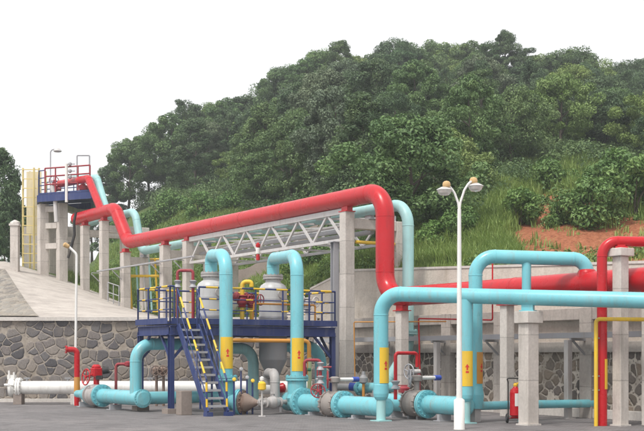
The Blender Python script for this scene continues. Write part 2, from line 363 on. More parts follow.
# hill
pxs = [-260 + 5 * i for i in range(266)]; NR = 130; vs = []; soil = []
for px in pxs:
    Y0 = start(px)[0]
    for j in range(NR):
        Y = Y0 + (178 - Y0) * (j / (NR - 1)) ** 2.0; X = (px - CX) / F * Y; vs.append((X, Y, terr(X, Y)))
        py = HY - (vs[-1][2] - EYE) / Y * F; soil.append(soil_q(px, py, X, Y) if Y < 75 else 0)
mb = MB(); mb.add(vs, [(i * NR + j, (i + 1) * NR + j, (i + 1) * NR + j + 1, i * NR + j + 1) for i in range(len(pxs) - 1) for j in range(NR - 1)], True)
m, nt, b = nm('hillside earth'); p = wpos(nt); a_ = N(nt, 'ShaderNodeAttribute', attribute_name='soil')
n1 = nz(nt, p, 1.1, 6, .65); n2 = nz(nt, p, 7, 5, .7)
earth = ramp(nt, n1, [(.3, (.07, .10, .035)), (.55, (.10, .14, .045)), (.75, (.15, .17, .07))])
red = ramp(nt, n2, [(.25, (.15, .055, .03)), (.5, (.31, .115, .06)), (.75, (.44, .20, .11))])
ps = N(nt, 'ShaderNodeSeparateXYZ'); nt.links.new(p, ps.inputs[0])
pv = N(nt, 'ShaderNodeAttribute', attribute_name='paved'); pcol = ramp(nt, n1, [(.3, (.38, .34, .31)), (.55, (.52, .475, .43)), (.75, (.58, .54, .49))])
c = mix(nt, a_.outputs['Fac'], earth, red); c = mix(nt, pv.outputs['Fac'], c, pcol)
nt.links.new(c, b.inputs['Base Color']); b.inputs['Roughness'].default_value = .95; b.inputs['Specular IOR Level'].default_value = .15; bump(nt, b, n2, .7, .08)
hill = struct('hillside', mb, m)
at_ = hill.data.attributes.new('soil', 'FLOAT', 'POINT'); at_.data.foreach_set('value', soil)
pav = [1.0 if (v[1] < start(CX + F * v[0] / v[1])[2] + .3 and CX + F * v[0] / v[1] < 325) else 0.0 for v in vs]
at_ = hill.data.attributes.new('paved', 'FLOAT', 'POINT'); at_.data.foreach_set('value', pav)

# grey stone pitching beside the paved ramp, far left
mb = MB(); g = 16; pv = []
for i in range(g + 1):
    q = i / g
    Yc = 46.6 + q * 15.5; pr = 39 - 34 * q ** .8
    for j in range(g + 1):
        px = -60 + (pr + 60) * (j / g); X = (px - CX) / F * Yc; pv.append((X, Yc, terr(X, Yc) + .05))
mb.add(pv, [(i * (g + 1) + j, i * (g + 1) + j + 1, (i + 1) * (g + 1) + j + 1, (i + 1) * (g + 1) + j) for i in range(g) for j in range(g)])
struct('stone_pitching', mb, PITCH)

# ------------------------------------------------------------------ foliage
def leaves_mesh(name, pos, nrm, size, tint, mats):
    """one mesh of small folded leaf sprays: pos (n,3), nrm (n,3), size (n,), tint (n,)"""
    n = len(pos); r = rng.normal(size=(n, 3)); a = np.cross(nrm, r); a /= np.linalg.norm(a, axis=1)[:, None] + 1e-9; b_ = np.cross(nrm, a)
    sz = size[:, None]
    P = np.stack([pos - a * sz * .9, pos + b_ * sz * .42 + nrm * sz * .16, pos + a * sz * .9 - nrm * sz * .2, pos - b_ * sz * .42 + nrm * sz * .16], 1).reshape(-1, 3)
    me = bpy.data.meshes.new(name); me.vertices.add(4 * n); me.vertices.foreach_set('co', P.ravel())
    me.loops.add(4 * n); me.loops.foreach_set('vertex_index', np.arange(4 * n, dtype=np.int32)); me.polygons.add(n)
    me.polygons.foreach_set('loop_start', np.arange(0, 4 * n, 4, dtype=np.int32)); me.update(calc_edges=True)
    t = me.attributes.new('tint', 'FLOAT', 'POINT'); t.data.foreach_set('value', np.repeat(np.clip(tint, 0, 1), 4))
    for m_ in mats: me.materials.append(m_)
    return me
def clump_leaves(centres, radii, per, size, sq=.8, lift=.35):
    P = []; Nn = []; S = []; T = []
    for c, r in zip(centres, radii):
        d = rng.normal(size=(per, 3)); d /= np.linalg.norm(d, axis=1)[:, None]
        rr = r * (.45 + .6 * rng.random(per) ** .6); q = d * rr[:, None] * np.array([1, 1, sq]); P.append(np.array(c) + q)
        nn = d * .8 + rng.normal(size=(per, 3)) * .55 + np.array([0, 0, lift]); Nn.append(nn / np.linalg.norm(nn, axis=1)[:, None])
        S.append(size * (.6 + .8 * rng.random(per))); T.append(np.clip(.5 + (rng.random() - .5) * .55 + rng.normal(size=per) * .17, 0, 1))
    return np.concatenate(P), np.concatenate(Nn), np.concatenate(S), np.concatenate(T)
def make_crown(h, rad, n, per, size, kind):
    cs = []; rs = []
    for i in range(n):
        th = rng.random() * 2 * math.pi; u_ = rng.random()
        if kind == 'round': z = h * (.30 + .62 * u_); prof = math.sin(math.pi * min(1, .16 + .80 * u_)) ** .7
        elif kind == 'tall': z = h * (.18 + .76 * u_); prof = (1 - u_) ** .55 * .95 + .12
        elif kind == 'spread': z = h * (.45 + .45 * u_); prof = (1 - .55 * u_) * (.5 + .5 * min(1, u_ * 3))
        else: z = h * (.22 + .70 * u_); prof = .35 + .65 * math.sin(math.pi * u_)
        q = rad * prof * (.45 + .55 * rng.random() ** .5) * (1 + .25 * math.sin(3 * th + n)); cs.append((q * math.cos(th), q * math.sin(th), z + rng.normal() * .2)); rs.append(rad * (.12 + .18 * rng.random() ** 1.3))
    cs.append((0, 0, h * .93)); rs.append(rad * .26)
    return clump_leaves(cs, rs, per, size)
def make_trunk(h, r, n=6):
    mb = MB(); bendx, bendy = random.uniform(-.3, .3), random.uniform(-.3, .3)
    pt = lambda q: V((bendx * math.sin(q * 3), bendy * math.sin(q * 2.3), h * q - .4))
    mb.sweep([pt(q / 6) for q in range(7)], [r * (1 - .75 * q / 6) * (1.35 if q == 0 else 1) for q in range(7)], 8)
    for i in range(n):
        q = .3 + .5 * i / n; a = i * 2.4 + random.random(); L = h * .28 * (1.1 - q * .6); s0 = pt(q)
        mb.sweep([s0, s0 + V((math.cos(a) * L * .5, math.sin(a) * L * .5, L * .38)), s0 + V((math.cos(a) * L, math.sin(a) * L, L * .95))], [r * .4, r * .26, r * .08], 6)
    return mb.mesh('trunk')
KINDS = []
for kind, h, rad, n, per, size, mat in [('round', 7.6, 2.9, 100, 330, .10, LEAF_D), ('round', 6.6, 3.1, 95, 330, .10, LEAF_M), ('tall', 9.2, 2.4, 100, 310, .098, LEAF_D), ('loose', 8.4, 2.6, 80, 330, .10, LEAF_M),
                                        ('spread', 7.0, 3.3, 84, 330, .10, LEAF_Y), ('loose', 9.0, 2.7, 76, 320, .10, LEAF_D), ('round', 5.6, 2.6, 80, 300, .092, LEAF_Y), ('tall', 7.5, 2.7, 110, 170, .125, LEAF_D), ('loose', 7.4, 2.4, 80, 310, .098, LEAF_G), ('tall', 8.6, 2.0, 90, 290, .092, LEAF_M)]:
    cm = leaves_mesh('crown', *make_crown(h, rad, n, per, size, kind), [mat]); tm = make_trunk(h * .88, .16); tm.materials.append(BARK); KINDS.append((cm, tm, h))
TNAMES = ['broadleaf_tree', 'broadleaf_tree', 'tall_tree', 'open_tree', 'spreading_tree', 'open_tree', 'light_green_tree', 'dense_tree', 'grey_green_tree', 'slim_tree']
TLAB = ['dark green dense round-crowned tree', 'mid green bushy round-crowned tree', 'dark tall narrow-topped tree', 'mid green loose-crowned tree',
        'yellowish green wide spreading tree', 'dark loose open-crowned tree', 'light yellow-green small round tree', 'dense dark tree', 'pale grey-green loose-crowned tree', 'slim mid green pointed tree']
n_tree = 0
def tree(kind, X, Y, z, sc, rot, where, group, name=None, label=None, sxy=1):
    global n_tree
    cm, tm, h = KINDS[kind]; e = bpy.data.objects.new(name or TNAMES[kind], None); COL.objects.link(e); e.location = (X, Y, z); e.rotation_euler = (0, 0, rot); e.scale = (sc * sxy, sc * sxy, sc)
    tag(e, label or (TLAB[kind] + ' ' + where), 'tree', group)
    for nme, me in (('crown', cm), ('trunk', tm)):
        o = bpy.data.objects.new(nme, me); COL.objects.link(o); o.parent = e
    n_tree += 1; return e
placed = []
def free(X, Y, d):
    return all((X - a) ** 2 + (Y - b_) ** 2 > d * d for a, b_ in placed)
# skyline trees first, at the heights the skyline shows
SKY = [(92, 198, 2), (108, 166, 2), (128, 141, 3), (150, 128, 1), (170, 112, 3), (187, 99, 5), (207, 104, 1), (228, 97, 3), (248, 94, 0), (266, 79, 2), (288, 66, 1), (306, 57, 3), (324, 50, 1), (341, 40, 2), (358, 58, 6),
       (376, 52, 0), (394, 38, 0), (412, 42, 3), (430, 42, 1), (450, 46, 6), (472, 40, 3), (490, 40, 5), (506, 30, 2), (524, 48, 5), (540, 56, 4), (557, 50, 3), (573, 47, 0), (590, 60, 4), (608, 66, 5), (626, 60, 0), (646, 57, 5), (668, 60, 2), (690, 62, 0)]
for px, py, kd in SKY:
    Y = random.uniform(117, 127); X = (px - CX) / F * Y; z = terr(X, Y); top = zof(py, Y); h = KINDS[kd][2]; sc = max(.75, min(1.6, (top - z) / h)); 
    tree(kd, X, Y, z, sc, random.random() * 6.3, 'on the ridge against the white sky', 'trees along the ridge line', sxy=max(.8, min(1.15, 1.05 / sc))); placed.append((X, Y))
Y = 48.0
while Y < 122:
    X = -22 - Y * .12
    while X < 42:
        x = X + random.uniform(-1.9, 1.9); y = Y + random.uniform(-1.9, 1.9); px = CX + F * x / y
        if 66 < px < 690 and y > start(px)[2] + 3 and terr_py(x, y) < interp(EDGE, px) - 1 and free(x, y, 2.9):
            py = terr_py(x, y); k = random.choices((0, 1, 2, 3, 4, 5, 6, 8, 9), [4, 4, 3, 3, 1.6, 3, 1.8, 3.2, 2.4])[0]
            sc = random.uniform(.58, 1.02) * (1 if y > 75 else .9)
            if py - sc * KINDS[k][2] / y * F > interp(RIDGE, px) - 8:
                placed.append((x, y)); tree(k, x, y, terr(x, y) - .3, sc, random.random() * 6.3, 'in the thick wood on the hillside', 'trees of the hillside wood', sxy=random.uniform(.9, 1.15))
        X += 4.0
    Y += 3.9
print('trees', n_tree)
# far left: one dark tree beyond the gate pillar
for px, Yt, ht, kd, lab in [(-1, 72, 6.9, 7, 'dense dark tree behind the capped gate pillar at the left edge'), (17, 76, 3.9, 7, 'low green bush-like tree beside the yellow tower'), (5, 69, 3.0, 7, 'low dark bushy tree in front of the dense dark tree at the left edge'), (-8, 67, 2.8, 7, 'low dark bushy tree cut off by the left edge of the photo')]:
    X = (px - CX) / F * Yt; z = terr(X, Yt); tree(kd, X, Yt, z, ht / KINDS[kd][2], px * .3, '', None, 'roadside_tree', lab, .8)

# undergrowth between the trees
cs = []; rs = []
while len(cs) < 1700:
    y = rng.uniform(47, 126); px = rng.uniform(66, 690); x = (px - CX) / F * y
    if y < start(px)[2] + 1.5 or terr_py(x, y) > interp(EDGE, px) + 6: continue
    cs.append((x, y, terr(x, y) + .3)); rs.append(rng.uniform(.55, 1.25) * (1.35 if px < 200 else 1))
o = bpy.data.objects.new('undergrowth', leaves_mesh('undergrowth', *clump_leaves(cs, rs, 260, .105, .7), [UNDERM])); COL.objects.link(o); tag(o, 'dark green undergrowth filling the gaps between the hillside trees', 'undergrowth', kind='stuff')

# shrubs one can tell apart on the grassy bank
def shrub_mesh(seed, h, rad, tall=False):
    cs = []; rs = []
    for i in range(26):
        th = rng.random() * 6.28; u_ = rng.random(); q = rad * (.25 + .7 * rng.random()) * (math.sin(math.pi * (.2 + .7 * u_))); cs.append((q * math.cos(th), q * math.sin(th), h * (.12 + .75 * u_))); rs.append(rad * rng.uniform(.25, .42))
    return leaves_mesh('foliage', *clump_leaves(cs, rs, 170, .085, .85), [LEAF_S])
SH = [shrub_mesh(i, h, r) for i, (h, r) in enumerate([(1.7, 1.15), (1.3, 1.1), (2.1, 1.0)])]
def stem_mesh():
    mb = MB()
    for i in range(6):
        a = i * 1.05; mb.sweep([(0, 0, -.2), (.15 * math.cos(a), .15 * math.sin(a), .5), (.5 * math.cos(a), .5 * math.sin(a), 1.15)], [.035, .025, .01], 6)
    me = mb.mesh('stem'); me.materials.append(BARK); return me
STEM = stem_mesh()
SHL = [(592, 226, 0, 1.1, 'round green shrub at the top edge of the red soil patch'), (562, 222, 1, .7, 'leafy shrub on the slope just left of the upper red soil scar'), (634, 214, 2, 1.2, 'tall shrub at the right edge above the bare red soil'),
       (618, 190, 0, 1.1, 'bushy shrub high on the bank below the dark trees at right'), (548, 186, 1, 1.1, 'shrub among tall grass above the upper soil scar'), 
       (520, 222, 2, .8, 'upright shrub in the long grass left of the red soil'), (462, 236, 0, .8, 'green shrub in the grass behind the double lamp'), (432, 246, 1, .8, 'low shrub in the grass right of the tall pale blue drop pipe'),
       (118, 236, 0, 1.1, 'green shrub behind the red header pipe'), (152, 226, 1, 1.2, 'shrub above the pale blue loop at left'), (172, 214, 2, 1.2, 'tall pale shrub at the foot of the wood, left'),
       (200, 214, 0, 1.2, 'round shrub just above the red main at its middle'), (232, 206, 1, 1.1, 'shrub below the wood, above the truss'), (318, 262, 0, .7, 'shrub under the truss beside the pale column'), (300, 270, 1, .7, 'low shrub under the truss behind the pale blue loop')]
for px, py, k, sc, lab in SHL:
    best = None
    Y = start(px)[2]
    while Y < 100:
        X = (px - CX) / F * Y
        if terr_py(X, Y) <= py + 6: break
        Y += .25
    Y += .4; X = (px - CX) / F * Y; e = bpy.data.objects.new('shrub', None); COL.objects.link(e); e.location = (X, Y, terr(X, Y) - .1); e.scale = (sc,) * 3; e.rotation_euler = (0, 0, px)
    tag(e, lab, 'shrub', 'shrubs on the grassy bank')
    for nme, me in (('foliage', SH[k]), ('stem', STEM)):
        o = bpy.data.objects.new(nme, me); COL.objects.link(o); o.parent = e

# long grass
def grass():
    ctr = []; hs = []
    tries = 0
    while len(ctr) < 34000 and tries < 400000:
        tries += 1
        px = rng.uniform(60, 700); Yh = start(px)[2]; y = Yh + .15 + rng.random() ** 1.35 * 38; x = (px - CX) / F * y; py = terr_py(x, y)
        if py < interp(EDGE, px) - 12: continue
        q = soil_q(px, py, x, y)
        if q > 0 and rng.random() < q - .05: continue
        ctr.append((x, y, terr(x, y) - .03)); hs.append(rng.uniform(.3, .85) * (1 + .5 * noise.noise(V((x * .5, y * .5, 20)))) * (.5 if q > .3 else 1) * (.45 if y < Yh + .5 else 1) * (.7 if px < 340 else 1))
    c = np.repeat(np.array(ctr), 8, 0); h = np.repeat(np.array(hs), 8) * rng.uniform(.6, 1.15, len(c)); n = len(c)
    ang = rng.random(n) * 6.283; c = c + np.stack([np.cos(ang), np.sin(ang), np.zeros(n)], 1) * (rng.random(n) * .22)[:, None]
    a2 = rng.random(n) * 6.283; d = np.stack([np.cos(a2), np.sin(a2), np.zeros(n)], 1); lean = (.1 + rng.random(n) * .75)[:, None] * h[:, None]
    sd = np.stack([-np.sin(a2), np.cos(a2), np.zeros(n)], 1) * rng.uniform(.011, .024, n)[:, None]; up = np.array([0, 0, 1.0])
    P = np.stack([c - sd, c + sd, c + d * lean * .3 + up * h[:, None] * .6 + sd * .8, c + d * lean * .3 + up * h[:, None] * .6 - sd * .8, c + d * lean + up * (h[:, None] * .92)], 1).reshape(-1, 3)
    me = bpy.data.meshes.new('grass'); me.vertices.add(5 * n); me.vertices.foreach_set('co', P.ravel()); i = np.arange(n)[:, None] * 5
    lp = np.concatenate([i + np.array([[0, 1, 2, 3]]), i + np.array([[3, 2, 4]])], 1).ravel().astype(np.int32); me.loops.add(len(lp)); me.loops.foreach_set('vertex_index', lp)
    me.polygons.add(2 * n); ls = np.stack([np.arange(n) * 7, np.arange(n) * 7 + 4], 1).ravel().astype(np.int32); me.polygons.foreach_set('loop_start', ls); me.update(calc_edges=True)
    tc = np.array([.45 + .5 * noise.noise(V((a * .25, b_ * .25, 40))) for a, b_, _ in ctr]); t = np.clip(np.repeat(np.repeat(tc, 8) + rng.normal(size=n) * .16, 5), 0, 1)
    at_ = me.attributes.new('tint', 'FLOAT', 'POINT'); at_.data.foreach_set('value', t); me.materials.append(GRASSM)
    o = bpy.data.objects.new('long_grass', me); COL.objects.link(o); tag(o, 'long green grass growing on the bank above the walls', 'grass', kind='stuff'); print('grass tufts', len(ctr))
grass()
cs = []; rs = []
while len(cs) < 1500:
    px = rng.uniform(70, 700); Yh = start(px)[2]; y = Yh + .3 + rng.random() ** 1.3 * 36; x = (px - CX) / F * y; py = terr_py(x, y)
    if py > 218 and px > 520 and rng.random() < .6: continue
    if py < interp(EDGE, px) - 8 or noise.noise(V((x * .2, y * .2, 60))) < -.12: continue
    r_ = rng.uniform(.14, .42) * (1.4 if rng.random() < .12 else 1); cs.append((x, y, terr(x, y) + r_ * .5)); rs.append(r_)
o = bpy.data.objects.new('weeds', leaves_mesh('weeds', *clump_leaves(cs, rs, 70, .075, .75, .7), [LEAF_S])); COL.objects.link(o); tag(o, 'low leafy weeds and creepers mixed into the long grass on the bank', 'weeds', kind='stuff')

# ------------------------------------------------------------------ walls
t = Thing('stone_wall', 'dark rubble stone retaining wall behind the white pipeline at left', 'wall', (-10, 46.3, 0))
xb = -.2
mb = MB(); mb.box(((xb - 24) / 2, 46.35, 1.55), (24 + xb, .7, 3.1)); t.part('wall_face', mb, STONEL)
mb = MB(); mb.box(((xb - 24) / 2, 46.3, 3.17), (24 + xb + .04, .84, .14)); t.part('coping', mb, KERBM)
mb = MB(); mb.box(((xb - 24) / 2, 45.8, .06), (24 + xb - .2, .36, .12)); single('kerb', mb, KERBM, 'low pale kerb along the foot of the dark rubble wall', 'kerb', (-10, 45.8, 0))

wf = WF
T0, T1 = -6.4, 17.5; ax = (U, W, UP); tm_ = (T0 + T1) / 2; L = T1 - T0
t = Thing('frame_wall', 'concrete frame retaining wall with rubble panels along the right', 'wall', rack(tm_, wf))
mb = MB(); mb.box(rack(tm_, wf + .22, 1.05), (L, .2, 2.1), ax); t.part('rubble_panel', mb, STONER)
mb = MB(); mb.box(rack(tm_, wf + .26, 2.6), (L, .2, 1.0), ax); t.part('sprayed_panel', mb, CONCR)
for nme, z0, z1, pr in (('plinth', 0, .26, .03), ('lower_beam', 1.86, 2.16, .06), ('upper_beam', 2.78, 3.12, .045)):
    mb = MB(); mb.box(rack(tm_, wf + .1 - pr, (z0 + z1) / 2), (L, .24, z1 - z0), ax); t.part(nme, mb, KERBM if nme == 'plinth' else CONCW, bevel=.015)
PILT = [on_line(rack(0, wf), U, px) for px in (448, 501, 588)]; PILT = [PILT[0] - 6.2, PILT[0] - 3.1] + PILT + [PILT[2] + 3.3, PILT[2] + 6.6]
for q in PILT:
    mb = MB(); mb.box(rack(q, wf + .06, 1.56), (.46, .36, 3.14), ax); t.part('pilaster', mb, CONCW, bevel=.02)
# upper sloping wall
t = Thing('upper_retaining_wall', 'rough pale concrete retaining wall holding back the grassy hill', 'wall', rack(tm_, 1.4, 3))
mb = MB(); NS = 40; vs = []
for i in range(NS + 1):
    q = T0 - 1.2 + (T1 - T0 + 1.2) * i / NS; zt = top_wall(q)
    for w, z in ((1.62, 2.9), (1.82, zt), (2.08, zt), (2.08, 2.9)): vs.append(rack(q, w, z))
fs = [(i * 4 + k, (i + 1) * 4 + k, (i + 1) * 4 + (k + 1) % 4, i * 4 + (k + 1) % 4) for i in range(NS) for k in range(4)] + [(3, 2, 1, 0), (NS * 4, NS * 4 + 1, NS * 4 + 2, NS * 4 + 3)]
mb.add(vs, fs); t.part('wall_face', mb, CONCR)
mb = MB(); vs = []
for i in range(NS + 1):
    q = T0 - 1.2 + (T1 - T0 + 1.2) * i / NS; zt = top_wall(q)
    for w, z in ((1.79, zt + .004), (1.79, zt + .08), (2.11, zt + .08), (2.11, zt + .004)): vs.append(rack(q, w, z))
mb.add(vs, fs); t.part('coping', mb, KERBM)
# ledge wall on the bank behind the truss
mb = MB(); vs = []; n = 20
for i in range(n + 1):
    px = 205 + 130 * i / n; Y = 60 - .018 * (px - 205); X = (px - CX) / F * Y; z = terr(X, Y)
    for dy, dz in ((-.2, -.3), (-.15, .8 + .04 * math.sin(i * 1.7)), (.3, .8 + .04 * math.sin(i * 1.7)), (.3, -.3)): vs.append((X, Y + dy, z + dz))
mb.add(vs, [(i * 4 + k, (i + 1) * 4 + k, (i + 1) * 4 + (k + 1) % 4, i * 4 + (k + 1) % 4) for i in range(n) for k in range(4)] + [(3, 2, 1, 0), (n * 4, n * 4 + 1, n * 4 + 2, n * 4 + 3)])
single('ledge_wall', mb, BLOCKM, 'low rough brownish wall on the bank seen through the white truss', 'wall', (-6, 59, 5))
# ================================================================== PIPE RACK
RED_R = .3125; ZR = 7.22; ZH = 9.0; ZL = 3.68; BW = .95; ZB = 6.87
def saddle(mb, p, r, axis, w=.42, drop=.16):
    """pipe shoe: a curved pad and a foot under the pipe"""
    side = UP.cross(axis).normalized()
    mb.box((p.x, p.y, p.z - r - drop / 2 + .03), (.36, w * .55, drop), (axis, side, UP)); mb.box((p.x, p.y, p.z - r - drop + .015), (.46, w, .03), (axis, side, UP)); return mb
P = lambda t, z, w=0: rack(t, w, z)
tA, tB_ = on_line(C0, U, 77), on_line(C0, U, 113.5)
t = Thing('red_main_pipe', 'thickest red pipe, running along the tall rack and dropping behind the front turquoise pipe', 'pipe', rack(0))
mb = MB(); mb.tube([P(tA, ZH), P(-22.85, ZH), P(-21.25, ZR), P(0, ZR), P(0, ZL), P(20, ZL)], RED_R, .85, 32, nb=14); t.part('pipe_run', mb, RED)
mb = MB(); mb.lathe(P(tA, ZH), -U, [(-.02, RED_R + .012), (.05, RED_R + .012), (.16, RED_R * .8), (.22, RED_R * .4), (.235, .01)], 28); t.part('end_cap', mb, RED)
SHOE = [(on_line(C0, U, px), z) for px, z in ((85, ZH), (104, ZH), (125.5, ZR), (165, ZR), (188, ZR), (347, ZR), (402, ZL), (507, ZL), (650, ZL))]
for q, z in SHOE:
    t.part('pipe_shoe', saddle(MB(), P(q, z), RED_R, U), RED)
qb = on_line(C0, U, 587)
mb = MB(); mb.lathe(P(qb, ZL), UP, [(RED_R - .14, .27), (RED_R - .02, .25), (RED_R + .03, .23), (RED_R + .06, .20)], 24); t.part('branch_fitting', mb, RED)

t = Thing('red_branch_pipe', 'thinner red pipe sloping down from the high navy platform into the red header', 'pipe', at(95, 62))
pS = P(on_line(C0, U, 102), ZH)
mb = MB(); mb.tube([at(60, 66, zof(184, 66)), at(88.5, 62.6, zof(178.5, 62.6)), pS], .20, .5, 20); t.part('pipe_run', mb, RED)
t = Thing('blue_branch_pipe', 'pale turquoise pipe sloping down beside the thinner red pipe at the high platform', 'pipe', at(105, 63))
qs = on_line(rack(0, BW), U, 109)
mb = MB(); mb.tube([at(76, 67, zof(178, 67)), at(97, 64, zof(178, 64)), P(qs, 8.9, BW)], .19, .5, 20); t.part('pipe_run', mb, BLUE2)
t = Thing('blue_rack_pipe', 'pale turquoise pipe behind the red main, with a tall drop beside the red one', 'pipe', rack(0, BW))
qe = on_line(rack(0, BW), U, 131)
mb = MB(); mb.tube([P(qs - 2.5, 8.9, BW), P(qe + .5, 8.9, BW), P(qe + 1.3, ZB, BW), P(0, ZB, BW), P(0, 2.0, BW), P(-.25, .95, .35), P(-.4, .3, .2)], .195, .75, 24); t.part('pipe_run', mb, BLUE2)
mb = MB(); mb.flange(P(0, 2.55, BW), UP, .32); t.part('flange', mb, BLUE2)

# concrete frames under the rack
WB = 2.2
def frame(px, zt, lab, z0=None, cb=True, px_w=.39):
    q = on_line(C0, U, px); p = rack(q); zb = terr(p.x, p.y) - .3 if z0 is None else z0
    t = Thing('support_portal', lab, 'support frame', (p.x, p.y, zb), 'concrete frames under the pipe rack'); A = (U, W, UP)
    mb = MB(); mb.box((p.x, p.y, (zb + zt) / 2), (px_w, px_w, zt - zb), A); t.part('column', mb, CONC, bevel=.025)
    p2 = rack(q, WB); z2 = terr(p2.x, p2.y) - .4 if p2.y > 43 or px < 400 else 0
    mb = MB(); mb.box((p2.x, p2.y, (z2 + zt - .25) / 2), (px_w, px_w, zt - .25 - z2), A); t.part('column', mb, CONC, bevel=.025)
    zc = zt - .42; mb = MB(); mb.box(rack(q, WB / 2, zc), (.34, WB - px_w, .36), A); t.part('crossbeam', mb, CONC, bevel=.02)
    mb = MB(); saddle(mb, rack(q, BW, zt + .1 - .02), .195, U, .3, zt + .1 - .02 - .195 - zc - .18); t.part('pipe_shoe', mb, STEEL)
    return q, zb
frame(85, ZH - RED_R - .13, 'pale concrete frame under the blind end of the red header')
frame(104, ZH - RED_R - .13, 'pale concrete frame under the red header just before it slopes down')
frame(125.5, ZR - RED_R - .13, 'pale concrete frame under the foot of the sloping red bend')
frame(165, ZR - RED_R - .13, 'pale concrete frame on the terrace left of the white truss, farther from it')
frame(188, ZR - RED_R - .13, 'pale concrete frame carrying the left end of the white truss')
qC, _ = frame(347, ZR - RED_R - .13, 'tall pale concrete frame carrying the right end of the white truss', 0)

# lattice truss between the last two frames
q0, q1 = on_line(C0, U, 188) + .24, qC - .24; ZU, ZD = 6.80, 5.80; NP = 6
t = Thing('truss', 'white steel lattice truss spanning under the red main', 'truss', rack((q0 + q1) / 2, 0, ZD))
for w in (0.0, WB):
    ZU2 = ZU if w == 0 else ZU - .12
    mb = MB(); mb.bar(P(q0, ZU2, w), P(q1, ZU2, w), .14, .19); t.part('upper_chord', mb, STEEL if w else PALE)
    mb = MB(); mb.bar(P(q0, ZD, w), P(q1, ZD, w), .11, .11); t.part('lower_chord', mb, STEEL if w else PALE)
    dq = (q1 - q0) / NP
    for i in range(NP):
        a = q0 + dq * i
        for x0, z0, x1, z1 in ((a + .04, ZD + .05, a + dq / 2 - .05, ZU2 - .08), (a + dq / 2 + .05, ZU2 - .08, a + dq - .04, ZD + .05)):
            mb = MB(); mb.bar(P(x0, z0, w), P(x1, z1, w), .065, .085); t.part('diagonal', mb, PALE)
for i in range(NP + 1):
    q = q0 + .08 + (q1 - q0 - .16) * i / NP
    mb = MB(); mb.bar(P(q, ZD - .005, .07), P(q, ZD - .005, WB - .07), .07); t.part('cross_member', mb, PALE)
for w, z, r, m_ in ((.5, 6.2, .07, STEEL), (.85, 6.45, .05, PALE), (1.25, 6.15, .09, STEEL), (1.65, 6.5, .06, STEEL)):
    mb = MB(); mb.cyl(P(q0, z, w), P(q1, z, w), r, seg=10); t.part('carried_pipe', mb, m_)
for i in range(NP):
    q = q0 + (q1 - q0) * i / NP; mb = MB(); mb.bar(P(q + .1, ZU - .1, .09), P(q + (q1 - q0) / NP - .1, ZU - .1, WB - .1), .06); t.part('plan_brace', mb, PALE)
mb = MB(); mb.cyl(P(qC + .1, 5.72, .3), P(qC + .1, 5.72, WB - .25), .06, seg=10); single('yellow_line', mb, YELL, 'short yellow pipe between the legs of the tall pale frame', 'pipe', P(qC + .1, 5.7, 1))
mb = MB(); q = on_line(C0, U, 341.5); p = rack(q, -.28)
for off in (-.1, .1): mb.box((p.x + U.x * off, p.y + U.y * off, 2.85), (.02, .22, 5.7), (U, W, UP))
mb.box((p.x, p.y, 2.85), (.18, .02, 5.7), (U, W, UP)); mb.box((p.x, p.y, .015), (.36, .36, .03), (U, W, UP)); mb.box((p.x, p.y, 5.72), (.34, .34, .03), (U, W, UP))
single('steel_post', mb, STEEL, 'grey steel post standing beside the tall pale frame, under the truss end', 'post', (p.x, p.y, 0))
# small red and white lamp on the truss
p = rack(on_line(rack(0, -.1), U, 258), -.1); t = Thing('warning_lamp', 'small red and white fitting fixed on the truss lower chord', 'lamp', (p.x, p.y, ZD))
mb = MB(); mb.lathe((p.x, p.y, ZD - .32), UP, [(0, .05), (.02, .075), (.2, .075), (.24, .05)], 14); t.part('lower_cap', mb, RED)
mb = MB(); mb.lathe((p.x, p.y, ZD - .08), UP, [(0, .05), (.02, .085), (.22, .085), (.25, .06)], 14); t.part('body', mb, WHITE)
mb = MB(); mb.lathe((p.x, p.y, ZD + .175), UP, [(0, .04), (.03, .085), (.12, .095), (.2, .02)], 14); t.part('hood', mb, RED)

# cable trays
t = Thing('cable_tray', 'thin grey cable tray along the pale frames below the red main', 'cable tray', rack(-12, -.5, 5.95))
qa, qz = on_line(rack(0, -.45), U, 98), on_line(rack(0, -.45), U, 193)
mb = MB(); mb.bar(P(qa, 5.95, -.45), P(qz, 5.95, -.45), .15, .02)
for s_ in (-.07, .07): mb.bar(P(qa, 5.97, -.45 + s_), P(qz, 5.97, -.45 + s_), .015, .06)
t.part('tray', mb, STEEL)
for px in (104, 125.5, 165, 188):
    q = on_line(C0, U, px); mb = MB(); mb.bar(P(q, 5.91, -.16), P(q, 5.91, -.65), .04); mb.bar(P(q, 5.45, -.22), P(q, 5.86, -.68), .04); t.part('bracket', mb, STEEL)
t = Thing('cable_tray', 'wide grey cable tray on brackets along the concrete frame wall', 'cable tray', rack(4, WF - .5, 2.3))
wq = WF - .48; qa, qz = on_line(rack(0, wq), U, 318), 15.5
mb = MB(); mb.bar(P(qa, 2.27, wq), P(qz, 2.27, wq), .36, .03)
for s_ in (-.17, .17): mb.bar(P(qa, 2.33, wq + s_), P(qz, 2.33, wq + s_), .02, .15)
t.part('tray', mb, STEEL)
for q in PILT:
    mb = MB(); mb.bar(P(q, 2.215, WF - .12), P(q, 2.215, wq - .2), .07); mb.bar(P(q, 1.8, WF - .13), P(q, 2.18, wq - .1), .05); t.part('bracket', mb, DARKV)
for px in (437, 568):
    q = on_line(rack(0, wq - .22), U, px); p = rack(q, wq - .22); mb = MB(); mb.box((p.x, p.y, 1.1), (.16, .16, 2.2), (U, W, UP)); mb.box((p.x, p.y, .012), (.3, .3, .024), (U, W, UP)); t.part('post', mb, GREY)

